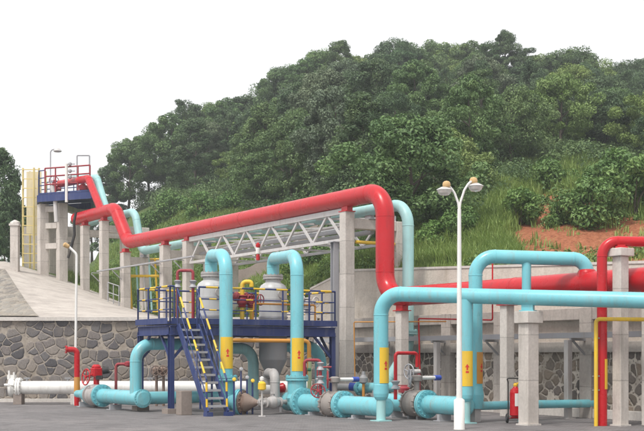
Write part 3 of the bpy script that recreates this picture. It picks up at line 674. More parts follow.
# ================================================================== HIGH PLATFORM, far left
def rail(mb, pts, h, n_rails=2, r=.03, posts=True):
    for a, b in zip(pts, pts[1:]):
        for k in range(n_rails): mb.cyl(a + UP * (h * (k + 1) / n_rails), b + UP * (h * (k + 1) / n_rails), r, seg=8)
        L = (b - a).length; n = max(1, round(L / .65))
        if posts:
            for i in range(n + 1): q = a.lerp(b, i / n); mb.cyl(q, q + UP * h, r, seg=8)
zd = 10.5
d0, d1, d2, d3 = at(38, 64.5, zd), at(92, 63.0, zd), at(92, 67.5, zd), at(38, 69, zd)
cen = (d0 + d2) / 2
t = Thing('high_platform', 'navy railed platform on tall concrete columns at upper left', 'platform', (cen.x, cen.y, 6))
mb = MB(); mb.add([V((v.x, v.y, v.z + dz)) for dz in (-.1, 0) for v in (d0, d1, d2, d3)], [(3, 2, 1, 0), (4, 5, 6, 7), (0, 1, 5, 4), (1, 2, 6, 5), (2, 3, 7, 6), (3, 0, 4, 7)]); t.part('deck', mb, NAVY)
for a, b in ((d0, d1), (d1, d2), (d2, d3), (d3, d0)):
    mb = MB(); mb.bar(a - UP * .3, b - UP * .3, .12, .36); t.part('edge_beam', mb, NAVY)
mb = MB(); rail(mb, [at(45, 64.3, zd), d0 + V((.05, .05, 0)), d3, d2], 1.2, 3); t.part('railing', mb, NAVY)
mb = MB(); rail(mb, [at(45, 64.3, zd), at(66, 63.8, zd), at(90, 63.2, zd)], 1.3, 3, .042); t.part('railing', mb, MAROON, label='dark red front railing')
for px, Y in ((43, 65.2), (62, 64.8), (52, 68.4), (79, 67.5)):
    p = at(px, Y); zb = terr(p.x, p.y) - .4; mb = MB(); mb.box((p.x, p.y, (zb + zd - .5) / 2), (.5, .5, zd - .5 - zb), (U, W, UP)); t.part('column', mb, CONC, bevel=.03)
for a, b, z in ((at(43, 65.2), at(62, 64.8), 9.7), (at(43, 65.2), at(62, 64.8), 8.8), (at(43, 65.2), at(62, 64.8), 7.7), (at(62, 64.8), at(79, 67.5), 9.8), (at(52, 68.4), at(79, 67.5), 8.3)):
    mb = MB(); d = (b - a).normalized() * .25; mb.bar(a + d + UP * z, b - d + UP * z, .3, .3); t.part('crossbeam', mb, CONC)
# things standing on it
t = Thing('flood_lamp', 'thin post lamp with a bent neck above the high platform', 'lamp', at(50, 66, zd))
mb = MB(); mb.tube([at(50.5, 66, zd), at(50.5, 66, zof(150, 66)), at(56, 66, zof(149, 66))], .035, .2, 8); t.part('pole', mb, STEEL)
mb = MB(); mb.lathe(at(57.5, 66, zof(152, 66)), UP, [(0, .18), (.05, .24), (.16, .16), (.22, .05)], 14); t.part('lamp_head', mb, PALE)
t = Thing('vent_mast', 'white upright pipe with small valves on the high platform', 'pipe', at(66.5, 63.6, zd - .6))
mb = MB(); mb.cyl(at(66.5, 63.6, zd - .6), at(66.5, 63.6, zof(164, 63.6)), .08, seg=12); t.part('mast', mb, WHITE)
for py in (164, 171, 177):
    mb = MB(); p = at(70, 63.6, zof(py, 63.6)); mb.cyl(at(66.5, 63.6, p.z), at(75, 63.6, p.z), .03, seg=8); mb.lathe(p - UP * .1, UP, [(0, .05), (.06, .1), (.14, .1), (.2, .05)], 10); t.part('valve', mb, STEEL)
t = Thing('goalpost_frame', 'thin grey rectangular frame standing on the high platform', 'frame', at(83, 65, zd))
mb = MB(); mb.tube([at(77, 65, zd), at(77, 65, zof(155.5, 65)), at(89.5, 65, zof(155.5, 65)), at(89.5, 65, zd)], .04, .05, 8); t.part('frame', mb, STEEL)
for px, Y, lab in ((54, 66.5, 'dark red valve assembly on the high platform behind the front railing'), (83, 66.2, 'dark red valve assembly on the high platform under the thin goalpost frame')):
    t = Thing('valve_assembly', lab, 'valve', at(px, Y, zd), 'valves on the high platform')
    mb = MB(); mb.cyl(at(px, Y, zd), at(px, Y, zd + .9), .1, seg=12); mb.lathe(at(px, Y, zd + .35), UP, [(0, .1), (.05, .22), (.3, .24), (.36, .12)], 14); t.part('body', mb, MAROON)
    mb = MB(); mb.wheel(at(px, Y - .1, zd + .95), V((.3, -.9, .2)), .26, .025); t.part('handwheel', mb, MAROON)
    mb = MB(); mb.cyl(at(px, Y, zd + .5), at(px + 7, Y, zd + .5), .11, seg=12); t.part('pipe', mb, MAROON)
mb = MB(); mb.tube([at(52, 64.2, zof(186, 64.2)), at(53, 64.2, zof(190, 64.2)), at(55, 64.2, zof(196, 64.2)), at(56.5, 64.2, zof(222, 64.2))], .12, .3, 12)
single('drain_pipe', mb, PALE, 'crooked pale drain pipe hanging down from the high platform edge', 'pipe', at(55, 64.2, 8))
mb = MB(); mb.tube([at(76, 61.6, zof(212, 61.6)), at(74, 61.6, zof(222, 61.6)), at(74.5, 61.6, zof(235, 61.6)), at(68, 61.6, zof(258, 61.6))], .07, .3, 10)
single('black_hose', mb, BLACK, 'black hose hanging beside the blind end of the red header', 'hose', at(72, 61.6, 7))
# yellow ladder tower
t = Thing('ladder_tower', 'yellow ladder tower with cream panels left of the high platform', 'tower', at(32, 67, 6.6))
ya, yb = at(23, 67), at(39, 67); zb = terr(ya.x, ya.y) - .2; zt_ = zof(168, 67)
for p in (ya, yb, ya + V((.1, 1.2, 0)), yb + V((.1, 1.2, 0)), at(34, 66.9)):
    mb = MB(); mb.bar((p.x, p.y, zb), (p.x, p.y, zt_), .09); t.part('post', mb, PALEY)
for i in range(11):
    z = zb + .4 + (zt_ - zb - .5) * i / 10; mb = MB(); mb.bar((ya.x, ya.y - .06, z), (yb.x, yb.y - .06, z), .05); t.part('rung', mb, PALEY)
mb = MB(); mb.box(((ya.x + yb.x) / 2, 67.7, (zb + zt_) / 2 + 1.0), (yb.x - ya.x - .05, .05, zt_ - zb - 2.2)); t.part('panel', mb, CREAM)
t = Thing('gate_pillar', 'pale concrete gate pillar with a pointed cap at the left edge', 'pillar', at(15, 63))
p = at(15, 63); zb = terr(p.x, p.y) - .3; zt_ = zof(226, 63); mb = MB(); mb.box((p.x, p.y, (zb + zt_) / 2), (.42, .42, zt_ - zb)); t.part('shaft', mb, CONC, bevel=.02)
mb = MB(); mb.box((p.x, p.y, zt_ + .05), (.52, .52, .1)); mb.lathe((p.x, p.y, zt_ + .1), UP, [(0, .28), (.1, .26), (.22, .05)], 4); t.part('cap', mb, KERBM)
mb = MB(); a, b = at(18.5, 68), at(84, 68); mb.box(((a.x + b.x) / 2, 69.2, 7.5), ((b.x - a.x), .2, 3.4)); single('panel_wall', mb, CONC, 'pale concrete wall between the gate pillar and the tall columns', 'wall', ((a.x + b.x) / 2, 69.2, 6.6))
t = Thing('guard_rail', 'small yellow and pale blue guard frame beyond the first pale frames', 'railing', at(145, 61))
a, b = at(131, 58.5), at(159, 58.5); zb = terr(a.x, a.y)
for px, m_ in ((132, YELL), (139, BLUE2), (146, PALE), (152, BLUE2), (158, YELL)):
    p = at(px, 58.5); mb = MB(); mb.cyl((p.x, p.y, zb - .2), (p.x - .15, p.y, zof(258, 58.5)), .05, seg=8); t.part('post', mb, m_)
mb = MB(); mb.cyl((a.x, a.y, zof(276, 58.5)), (b.x, b.y, zof(276, 58.5)), .07, seg=8); mb.cyl((a.x, a.y, zof(259, 58.5)), (b.x, b.y, zof(259, 58.5)), .04, seg=8); t.part('rail', mb, YELL)
t = Thing('guard_rail', 'low grey handrail on the paved ramp between the pale frames', 'railing', at(112, 59))
a, b = at(108, 58.6), at(119, 57.6); mb = MB()
a = V((a.x, a.y, terr(a.x, a.y))); b = V((b.x, b.y, terr(b.x, b.y))); rail(mb, [a, b], .95, 2, .025); t.part('railing', mb, STEEL)

# ================================================================== VESSEL PLATFORM
FL = V((-4.62, 36.5, 0)); DEPTH = 2.4; LEN = 5.98; ZD_ = 2.8
pf = lambda s, d, z=0: V((FL.x + W.x * s - U.x * d, FL.y + W.y * s - U.y * d, z))
PA = (W, -U, UP)
t = Thing('vessel_platform', 'navy steel platform with striped railing around two grey vessels', 'platform', pf(LEN / 2, DEPTH / 2))
mb = MB(); mb.box(pf(LEN / 2, DEPTH / 2, ZD_ - .03), (LEN - .1, DEPTH - .1, .06), PA); t.part('deck', mb, NAVY)
def ibeam(mb, a, b, h=.26, w=.14):
    mb.bar(a + UP * (h / 2 - .012), b + UP * (h / 2 - .012), w, .024); mb.bar(a - UP * (h / 2 - .012), b - UP * (h / 2 - .012), w, .024); mb.bar(a, b, .02, h - .05); return mb
zbm = ZD_ - .26
for a, b in ((pf(0, 0, zbm), pf(LEN, 0, zbm)), (pf(LEN, .08, zbm), pf(LEN, DEPTH - .08, zbm)), (pf(LEN, DEPTH, zbm), pf(0, DEPTH, zbm)), (pf(0, DEPTH - .08, zbm), pf(0, .08, zbm))):
    t.part('edge_beam', ibeam(MB(), a, b, .30, .15), NAVY)
for s in (1.5, 3.0, 4.6): t.part('floor_beam', ibeam(MB(), pf(s, .1, zbm), pf(s, DEPTH - .1, zbm), .22, .1), NAVY)
for a, b in ((pf(.0, -.09), pf(LEN, -.09)), (pf(LEN + .09, 0), pf(LEN + .09, DEPTH)), (pf(-.09, 0), pf(-.09, DEPTH))):
    mb = MB(); mb.bar(a + UP * (ZD_ + .02), b + UP * (ZD_ + .02), .012, .18); t.part('toe_board', mb, NAVY)
for s in (0.06, LEN - .06):
    for d in (.06, DEPTH - .06):
        p = pf(s, d); mb = MB()
        for o_ in (-.07, .07): mb.box((p.x - U.x * o_, p.y - U.y * o_, 1.33), (.15, .018, 2.36), PA)
        mb.box((p.x, p.y, 1.33), (.014, .12, 2.36), PA); t.part('post', mb, NAVY)
        mb = MB(); mb.box((p.x, p.y, .075), (.42, .42, .15), PA); t.part('footing', mb, BLOCKM)
        sg = 1 if s < 1 else -1; dg = 1 if d < 1 else -1
        mb = MB(); mb.bar(pf(s + sg * .08, d, 1.7), pf(s + sg * .75, d, 2.42), .07); t.part('brace', mb, NAVY)
        mb = MB(); mb.bar(pf(s, d + dg * .08, 1.7), pf(s, d + dg * .75, 2.42), .07); t.part('brace', mb, NAVY)
SG0, SG1 = .14, .92                                   # gap for the stairs
def railing(pts, sides):
    for a, b in zip(pts, pts[1:]):
        L = (b - a).length; n = max(1, round(L / .95)); d = (b - a).normalized()
        for i in range(n + 1):
            q = a.lerp(b, i / n); mb = MB(); mb.cyl(q + UP * ZD_, q + UP * (ZD_ + 1.08), .028, seg=8); t.part('rail_post', mb, NAVY)
        for z, r in ((1.08, .028), (.72, .018), (.38, .018)):
            t.part('rail', MB().cyl(a + UP * (ZD_ + z), b + UP * (ZD_ + z), r, seg=8), NAVY); x = .15 if z == 1.08 else .5
            while x < L - .3:
                t.part('yellow_band', MB().cyl(a + d * x + UP * (ZD_ + z), a + d * (x + (.42 if z == 1.08 else .25)) + UP * (ZD_ + z), r + .005, seg=8), YELL); x += .84 if z == 1.08 else 1.3
railing([pf(SG0, 0), pf(.0, 0), pf(0, DEPTH), pf(LEN, DEPTH), pf(LEN, 0), pf(SG1 + .06, 0)], None)

# stairs
sc_ = .53; sw = .66; run = 1.95; zs = ZD_ - .12
def st(off, q, z): return V((FL.x + W.x * (sc_ + off) + U.x * (run * q + .14), FL.y + W.y * (sc_ + off) + U.y * (run * q + .14), z))
t2 = Thing('staircase', 'steep navy steel stairs with yellow striped handrails up to the platform', 'stairs', st(0, 1, 0))
for o_ in (-sw / 2, sw / 2):
    mb = MB(); mb.bar(st(o_, 0, zs), st(o_, 1, .1), .05, .2); mb.box(st(o_, 1.03, .06), (.2, .22, .12), PA); t2.part('stringer', mb, NAVY)
for i in range(11):
    q = (i + .6) / 11.4; mb = MB(); mb.box(st(0, q, zs + .02 - (zs - .1) * q), (sw - .05, .2, .025), PA); mb.box(st(0, q, zs - (zs - .1) * q) + U * .11, (sw - .05, .014, .06), PA); t2.part('tread', mb, STEEL)
for o_ in (-sw / 2, sw / 2):
    mb = MB(); a, b = st(o_, -.02, zs + 1.12), st(o_, .97, 1.08); mb.cyl(a, b, .026, seg=8); mb.cyl(st(o_, .0, zs + .6), st(o_, .97, .6), .018, seg=8); mb.cyl(b, st(o_, .99, .12), .026, seg=8)
    mb.cyl(a, st(o_, -.02, zs), .026, seg=8)
    for k in range(4): t2.part('yellow_band', MB().cyl(a.lerp(b, .1 + k * .24), a.lerp(b, .1 + k * .24 + .12), .033, seg=8), YELL)
    e = st(o_, .99, .12); [t2.part('yellow_band', MB().cyl(b.lerp(e, k0), b.lerp(e, k1), .033, seg=8), YELL) for k0, k1 in ((.1, .38), (.6, .85))]
    for q in (.33, .66): mb.cyl(st(o_, q, zs - (zs - .1) * q), st(o_, q, zs - (zs - .1) * q + 1.03), .02, seg=8)
    t2.part('handrail', mb, NAVY)
mb = MB(); p = at(184, 35.7); mb.box((p.x, p.y, .36), (.36, .36, .72), (U, W, UP)); single('pier_block', mb, BLOCKM, 'short brown concrete block at the foot of the navy stairs', 'block', p, bevel=.015)

# vessels
def vessel(s, d, lab):
    p = pf(s, d); t = Thing('filter_vessel', lab, 'vessel', (p.x, p.y, .9), 'grey vessels standing in the platform')
    mb = MB(); mb.lathe((p.x, p.y, 0), UP, [(2.5, .46), (3.86, .46), (3.97, .45), (4.06, .40), (4.12, .31), (4.16, .25), (4.27, .25)], 36); t.part('shell', mb, VESSEL)
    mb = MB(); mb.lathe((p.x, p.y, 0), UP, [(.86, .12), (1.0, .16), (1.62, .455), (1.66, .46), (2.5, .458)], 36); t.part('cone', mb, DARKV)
    mb = MB(); mb.flange((p.x, p.y, 4.33), UP, .33, .06, 14); t.part('flange', mb, GREY)
    for z in (2.98, 3.55):
        mb = MB(); mb.lathe((p.x, p.y, z), UP, [(0, .463), (0, .485), (.06, .485), (.06, .463)], 32); t.part('stiffening_ring', mb, STEEL)
    mb = MB(); c = V((p.x, p.y, 3.75)) + V((.5, -.85, 0)).normalized() * .455; mb.cyl(c, c + V((.5, -.85, 0)).normalized() * .12, .07, seg=12); mb.cyl(c + V((.5, -.85, 0)).normalized() * .1, c + V((.5, -.85, 0)).normalized() * .14, .12, seg=16); t.part('nozzle', mb, GREY)
    for k in range(3):
        a = k * 2.1 + .4; q = V((p.x + .5 * math.cos(a), p.y + .5 * math.sin(a), 0)); mb = MB(); mb.box((q.x, q.y, 2.68), (.16, .16, .1)); t.part('lug', mb, STEEL)
    return p
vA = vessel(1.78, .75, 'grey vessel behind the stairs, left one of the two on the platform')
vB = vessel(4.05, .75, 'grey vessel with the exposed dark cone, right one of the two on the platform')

# ------------------------------------------------------------------ turquoise risers
FACE = V((.32, -.95, 0))
def label_part(t, base, r, z0, z1, mat=YELL, half=1.02, face=FACE, up=True):
    mb = MB(); mb.band(base, r, z0, z1, face, half); t.part('label_panel', mb, mat)
    h = z1 - z0; zc = z0 + h * .46; a = h * .05; mb = MB()
    if up: mb.decal(base, r, [(zc, .022), (zc + a * 1.5, .022)], face); mb.decal(base, r, [(zc + a * 1.55, .058), (zc + a * 3.4, .004)], face)
    else: mb.decal(base, r, [(zc, .004), (zc + a * 1.9, .058)], face); mb.decal(base, r, [(zc + a * 1.95, .022), (zc + a * 3.4, .022)], face)
    mb.decal(base, r, [(zc - a * 1.7, .04), (zc - a * .5, .04)], face); t.part('arrow_mark', mb, MARK)
RR = .203
def riser(pv, pr, lab, z_low, zt0=4.93, zt1=4.80):
    t = Thing('riser_pipe', lab, 'pipe', (pr.x, pr.y, 0)); 
    mb = MB(); mb.tube([(pv.x, pv.y, 4.40), (pv.x, pv.y, zt0), (pr.x, pr.y, zt1), (pr.x, pr.y, 1.13)], RR, .62, 28, nb=14); t.part('pipe_run', mb, BLUE)
    mb = MB(); mb.flange((pr.x, pr.y, 1.08), UP, .35, .06, 14); t.part('flange', mb, BLUE)
    return t
pA = at(226, 36.3); dA = V((.9, -.43, 0)).normalized(); pC = at(381, 32.3); pL = pC + W * .24; tb = on_line(pL, U, 297); pB = pL + U * tb; ZM = .36
t = riser(vA, pA, 'turquoise looped riser nearest the navy stairs, from the left vessel', 0)
label_part(t, pA, RR, zof(368.5, 36.3), zof(337, 36.3), half=1.15)
mb = MB(); mb.tube([(pA.x, pA.y, 1.0), (pA.x, pA.y, ZM), (pA.x + dA.x * .42, pA.y + dA.y * .42, ZM)], .235, .36, 28); t.part('elbow', mb, BLUE)
mb = MB(); mb.flange(pA + dA * .49 + UP * ZM, dA, .40, .06, 16); t.part('flange', mb, BLUE)
cA = pA + dA * .57 + UP * ZM
t = Thing('reducer', 'rusty grey cone-shaped reducer bolted to the turquoise riser by the stairs', 'pipe fitting', cA)
mb = MB(); mb.lathe(cA, dA, [(0, .37), (.05, .37), (.06, .30), (.12, .29), (.38, .14), (.5, .085), (.58, .08)], 28)
for q in mb.ring(cA + dA * .03, dA, .33, 16)[0]: mb.cyl(q - dA * .05, q + dA * .06, .028, seg=6)
t.part('cone', mb, RUST)
eA = cA + dA * .58
mb = MB(); mb.flange(eA + dA * .05, dA, .14, .03, 8); t.part('flange', mb, GREY)
t = riser(vB, pB, 'turquoise looped riser in front of the platform, from the right vessel', 0)
label_part(t, pB, RR, zof(371, pB.y), zof(338, pB.y), half=1.15)
mb = MB(); mb.cyl((pB.x, pB.y, 1.0), (pB.x, pB.y, ZM + .1), .29, seg=28); mb.lathe((pB.x, pB.y, ZM + .02), UP, [(0, .30), (.1, .34), (.22, .29)], 28); t.part('tee_branch', mb, BLUE)
mb = MB(); mb.cyl(pB - U * .5 + UP * ZM, pB + U * .32 + UP * ZM, .29, seg=32); t.part('tee_body', mb, BLUE)
mb = MB(); mb.flange(pB + U * .36 + UP * ZM, U, .44, .06, 18); t.part('flange', mb, BLUE)
# run from riser to the front drop
LBC = -tb
def low_support(p, z, nme, lab, grp='low pipe supports', mat=None):
    mb = MB(); mb.box((p.x, p.y, z / 2), (.1, .4, z), (U, W, UP)); mb.box((p.x, p.y, .012), (.3, .5, .024), (U, W, UP)); return single(nme, mb, mat or STEEL, lab, 'support', (p.x, p.y, 0), grp)
t = Thing('manifold_pipe', 'short turquoise ground pipe between the right looped riser and the grey ball valve', 'pipe', pB + U * 1.0)
mb = MB(); mb.cyl(pB + U * .44 + UP * ZM, pB + U * 1.80 + UP * ZM, .255, seg=32); t.part('pipe_run', mb, BLUE)
vz = lambda d: pB + U * d + UP * ZM
def ball_valve(c, lab, wheel_mat, stem_side, cap=SIGNBLUE):
    t = Thing('ball_valve', lab, 'valve', (c.x, c.y, 0), 'grey drum valves in the turquoise ground pipes')
    mb = MB(); mb.lathe(c - U * .36, U, [(.05, .37), (.10, .37), (.11, .33), (.16, .36), (.36, .385), (.56, .36), (.61, .33), (.62, .37), (.67, .37)], 36)
    for s_ in (-.29, .29):
        rg, _ = mb.ring(c + U * s_, U, .365, 14)
        for q in rg: mb.cyl(q - U * .05, q + U * .05, .024, seg=6)
    t.part('drum', mb, IRON)
    mb = MB(); mb.cyl(c + UP * .34, c + UP * .66, .08, seg=14); mb.lathe(c + UP * .62, UP, [(0, .12), (.02, .16), (.14, .16), (.18, .08)], 16); t.part('gearbox', mb, IRON)
    e = c + UP * .71; a, b = e - W * .1, e + stem_side * .62
    mb = MB(); mb.cyl(e, b, .055, seg=12); t.part('shaft', mb, WHITE)
    mb = MB(); mb.cyl(b, b + stem_side * .2, .075, seg=12); t.part('shaft_cap', mb, cap)
    w = e - stem_side * .24; mb = MB(); mb.cyl(e, w, .03, seg=8); mb.wheel(w, stem_side + V((0, -.5, 0)), .24, .02, 5); t.part('handwheel', mb, wheel_mat)
    for s_ in (-.2, .2):
        mb = MB(); mb.box((c + U * s_).to_tuple()[:2] + ((c.z - .4) / 2 + .03,), (.08, .3, max(.04, c.z - .34)), (U, W, UP)); t.part('foot', mb, DARKV)
ball_valve(vz(2.10), 'grey drum valve with dark red handwheel between right looped riser and front drop', MAROON, W)
t = Thing('front_pipe', 'long turquoise pipe crossing the front at eye height with drops beneath it', 'pipe', pC)
zC = 3.43; pE_ = V((7.85 + 1.6, 29.1 - .65, 3.1 - .07)); pEnd = V((7.72, 29.1, 3.1)); pEnd2 = pEnd + (pEnd - V((pC.x, pC.y, zC))) * .35
mb = MB(); mb.tube([(pC.x, pC.y, .7), (pC.x, pC.y, zC), pEnd2], RR - .003, .55, 30, nb=16); t.part('pipe_run', mb, BLUE)
label_part(t, pC, RR, zof(383, 32.3), zof(347.5, 32.3), half=.85, face=V((.58, -.81, 0)))
mb = MB(); mb.cyl(vz(2.42), vz(LBC - .18), .262, seg=32); mb.lathe(vz(LBC - .18), U, [(0, .262), (.1, .25), (.17, .17), (.2, .02)], 28); t.part('low_run', mb, BLUE)
mb = MB(); mb.flange(vz(2.57), U, .40, .06, 18); t.part('flange', mb, BLUE)
mb = MB(); mb.lathe((pC.x, pC.y, 0), UP, [(.55, .10), (.58, .15), (.65, .19), (.74, .208), (.98, .208), (1.0, .20)], 28); t.part('reinforcing_collar', mb, BLUE)
cl = pC; mb = MB(); mb.cyl((cl.x, cl.y, .03), (cl.x, cl.y, .6), .125, seg=20); mb.box((cl.x, cl.y, .015), (.42, .42, .03), (U, W, UP)); t.part('support_leg', mb, BLUE2)
# second drop hanging from the front pipe
def front_at(px):
    a = V((pC.x, pC.y, zC)); d = pEnd - a; k = (px - CX) / F; s = (k * a.y - a.x) / (d.x - k * d.y); return a + d * s
pD = front_at(465.5); t.o['label'] = 'long turquoise pipe crossing the front with a yellow-labelled drop at its left end'
t = Thing('drop_pipe', 'turquoise drop pipe right behind the white lamp pole, with a yellow label', 'pipe', (pD.x, pD.y, 0)); ZM2 = .43
mb = MB(); mb.cyl((pD.x, pD.y, .72), (pD.x, pD.y, pD.z - .1), RR - .005, seg=28); t.part('pipe_run', mb, BLUE)
label_part(t, pD, RR, zof(386, pD.y), zof(351, pD.y), half=.85, face=V((.1, -.99, 0)))
mb = MB(); mb.lathe((pD.x, pD.y, 0), UP, [(.55, .10), (.58, .15), (.65, .19), (.74, .206), (1.0, .206), (1.02, .198)], 28); t.part('reinforcing_collar', mb, BLUE)
mb = MB(); mb.cyl((pD.x, pD.y, .03), (pD.x, pD.y, .6), .125, seg=20); mb.box((pD.x, pD.y, .015), (.42, .42, .03), (U, W, UP)); t.part('support_leg', mb, BLUE2)
t.loc = t.loc; d2 = lambda d: V((pD.x + W.x * .24 + U.x * d, pD.y + W.y * .24 + U.y * d, ZM2))
mb = MB(); mb.cyl(d2(-2.1), d2(-.32), .25, seg=32); mb.lathe(d2(-.32), U, [(0, .25), (.1, .24), (.17, .16), (.2, .02)], 28); t.part('low_run', mb, BLUE)
mb = MB(); mb.flange(d2(-1.96), U, .39, .06, 18); t.part('flange', mb, BLUE)
ball_valve(d2(-2.42), 'grey drum valve with a grey handwheel just left of the white lamp pole', STEEL, W)
t = Thing('manifold_pipe', 'turquoise ground pipe between the front drop and the grey-wheeled drum valve', 'pipe', d2(-3.3))
mb = MB(); mb.cyl(d2(-2.72), d2(-3.9), .25, seg=32); mb.lathe(d2(-3.9), -U, [(0, .25), (.1, .24), (.17, .16), (.2, .02)], 28); t.part('pipe_run', mb, BLUE)
for p, z, lab in ((vz(1.0), ZM - .26, 'small steel foot under the turquoise ground pipe beside the right looped riser'), (vz(3.3), ZM - .26, 'small steel foot under the ground pipe left of the front drop'), (d2(-1.2), ZM2 - .25, 'small steel foot under the ground pipe left of the lamp pole'), (d2(-3.4), ZM2 - .25, 'small steel foot under the ground pipe right of the front drop')):
    low_support(p, z, 'low_support', lab)

# upper loop
pE = at(475.5, 31.95); zE = zof(256, 31.95); pX = P(qb, ZL); zX = 4.27
t = Thing('loop_pipe', 'raised turquoise loop pipe ending in an elbow onto the red main', 'pipe', (pE.x, pE.y, 0))
mb = MB(); mb.tube([(pE.x, pE.y, .5), (pE.x, pE.y, zE), (pX.x, pX.y, zX + .05), (pX.x, pX.y, ZL - .1)], .185, .50, 28, nb=14); t.part('pipe_run', mb, BLUE)
label_part(t, pE, .185, zof(383.5, 31.95), zof(352, 31.95), ORNG, .8, V((.75, -.66, 0)), False)
mb = MB(); mb.lathe((pE.x, pE.y, 0), UP, [(.35, .18), (.5, .21), (.72, .225), (.95, .187)], 28); t.part('reinforcing_collar', mb, BLUE)
mb = MB(); mb.box((pE.x, pE.y, .25), (.2, .2, .5), (U, W, UP)); t.part('support_leg', mb, GREY)
dd = V((pX.x - pE.x, pX.y - pE.y, 0)); k = (526.5 - CX) / F; s = (k * pE.y - pE.x) / (dd.x - k * dd.y); pl = V((pE.x + dd.x * s, pE.y + dd.y * s, zE + (zX + .05 - zE) * s))
mb = MB(); mb.cyl((pl.x, pl.y, .03), (pl.x, pl.y, pl.z - .1), .125, seg=20); mb.box((pl.x, pl.y, .015), (.4, .4, .03)); t.part('support_leg', mb, BLUE)
mb = MB(); a = V((pE.x, pE.y, .42)); b = at(522, 32.9, .42); mb.tube([a, b, b + V((2.2, .9, 0))], .115, .1, 18)
single('ground_pipe', mb, BLUE, 'thin turquoise pipe lying low between the orange-labelled pipe and the fire extinguisher', 'pipe', (a.x, a.y, 0))

# ------------------------------------------------------------------ concrete piers on the right
def pier(px, Y, w, zt, capw, caph, lab):
    p = at(px, Y); t = Thing('pipe_pier', lab, 'pier', p, 'square concrete piers on the right'); A = (U, W, UP)
    mb = MB(); mb.box((p.x, p.y, (zt - caph) / 2), (w, w, zt - caph), A); t.part('column', mb, CONC, bevel=.02)
    mb = MB(); mb.box((p.x, p.y, zt - caph / 2), (capw, capw, caph), A); t.part('cap', mb, CONC, bevel=.015)
    mb = MB(); mb.box((p.x, p.y, .02), (w + .08, w + .08, .04), A); t.part('base', mb, KERBM); return p
f1 = front_at(528)
p1 = pier(528.5, f1.y, .37, 2.88, .52, .3, 'concrete pier carrying the front turquoise pipe, beside the red fire extinguisher')
mb = MB(); dF = (pEnd - V((pC.x, pC.y, zC))).normalized(); dh = V((dF.x, dF.y, 0)).normalized()
mb.box((f1.x, f1.y, (2.88 + f1.z - .19) / 2), (.3, .16, f1.z - .17 - 2.88), (dh, UP.cross(dh), UP)); mb.box((f1.x, f1.y, 2.895), (.38, .3, .03), (dh, UP.cross(dh), UP))
single('pipe_cradle', mb, BLUE, 'turquoise saddle on the pier under the front pipe', 'saddle', (f1.x, f1.y, 2.88))
p2 = pier(620.5, 30.12, .29, 4.45, .48, .20, 'slender tall concrete pier under the thin red gooseneck pipe at right')
q = SHOE[6][0]; p = rack(q); mb = MB(); zt_ = ZL - RED_R - .13; mb.box((p.x, p.y, zt_ / 2), (.32, .32, zt_), (U, W, UP)); single('pipe_pier', mb, CONC, 'narrow concrete pier under the red main beside its elbow', 'pier', p, 'square concrete piers on the right', .02)
q = SHOE[7][0]; p = rack(q); mb = MB(); mb.box((p.x, p.y, zt_ / 2), (.3, .3, zt_), (U, W, UP)); single('pipe_pier', mb, CONC, 'concrete pier under the red main behind the turquoise loop pipe', 'pier', p, 'square concrete piers on the right', .02)
q = SHOE[8][0]; p = rack(q); mb = MB(); mb.box((p.x, p.y, zt_ / 2), (.3, .3, zt_), (U, W, UP)); single('pipe_pier', mb, CONC, 'concrete pier under the red main at the right edge', 'pier', p, 'square concrete piers on the right', .02)

# thin red gooseneck and yellow pipe at the right
ps = at(602, 30.15); zt_ = 4.64
t = Thing('fire_main_pipe', 'thin bright red upright pipe bending right over the slender pier', 'pipe', ps)
mb = MB(); mb.tube([(ps.x, ps.y, 0), (ps.x, ps.y, zt_), (ps.x + 3.6, ps.y - .05, zt_ - .07)], .128, .38, 22, nb=12); t.part('pipe_run', mb, RED)
mb = MB(); mb.band(ps, .128, zof(389, 30.15), zof(359, 30.15), V((.9, -.43, 0)), .8); t.part('label_panel', mb, YELL)
mb = MB(); mb.box((p2.x, p2.y - .0, 4.475), (.3, .22, .05)); mb.box((p2.x, 30.12, 4.51), (.2, .2, .06)); t.part('pipe_shoe', mb, RED)
ys = at(596, 29.98); t = Thing('yellow_pipe', 'thin yellow pipe hugging the red upright and turning right', 'pipe', ys)
mb = MB(); mb.tube([(ys.x, ys.y, 0), (ys.x, ys.y, zof(319, 29.98)), (ys.x + 3.6, ys.y - 1.9, zof(319, 29.98) - .09)], .05, .1, 14); t.part('pipe_run', mb, YELL)
for z in (.9, 1.25, 2.2): 
    mb = MB(); mb.bar((ys.x - .08, ys.y + .03, z), (ys.x + .1, ys.y + .06, z), .03); t.part('clip', mb, DARKV)
# fire extinguisher on wheels
p = at(515.5, 31.3); t = Thing('fire_extinguisher', 'red wheeled fire extinguisher beside the concrete pier', 'fire extinguisher', p)
mb = MB(); mb.lathe((p.x, p.y, .18), UP, [(0, .10), (.03, .15), (.62, .15), (.69, .13), (.74, .07), (.78, .05)], 24); t.part('cylinder', mb, RED)
mb = MB(); mb.lathe((p.x, p.y, .95), UP, [(0, .05), (.05, .06), (.1, .035)], 12); mb.cyl((p.x, p.y, 1.02), (p.x + .13, p.y - .02, 1.06), .022, seg=8); t.part('valve_head', mb, YELL)
mb = MB(); mb.tube([(p.x - .17, p.y + .12, .12), (p.x - .17, p.y + .14, 1.08), (p.x - .24, p.y - .05, 1.17), (p.x + .10, p.y - .05, 1.17), (p.x + .17, p.y + .14, 1.08), (p.x + .17, p.y + .12, .12)], .016, .06, 8); t.part('handle_frame', mb, BLACK)
mb = MB(); mb.tube([(p.x + .1, p.y - .02, 1.05), (p.x + .2, p.y - .1, .9), (p.x + .17, p.y - .14, .5), (p.x + .08, p.y - .18, .62)], .018, .1, 8); t.part('hose', mb, BLACK)
mb = MB(); mb.band(p, .15, .45, .78, V((.35, -.93, 0)), .62); t.part('label_panel', mb, WHITE)
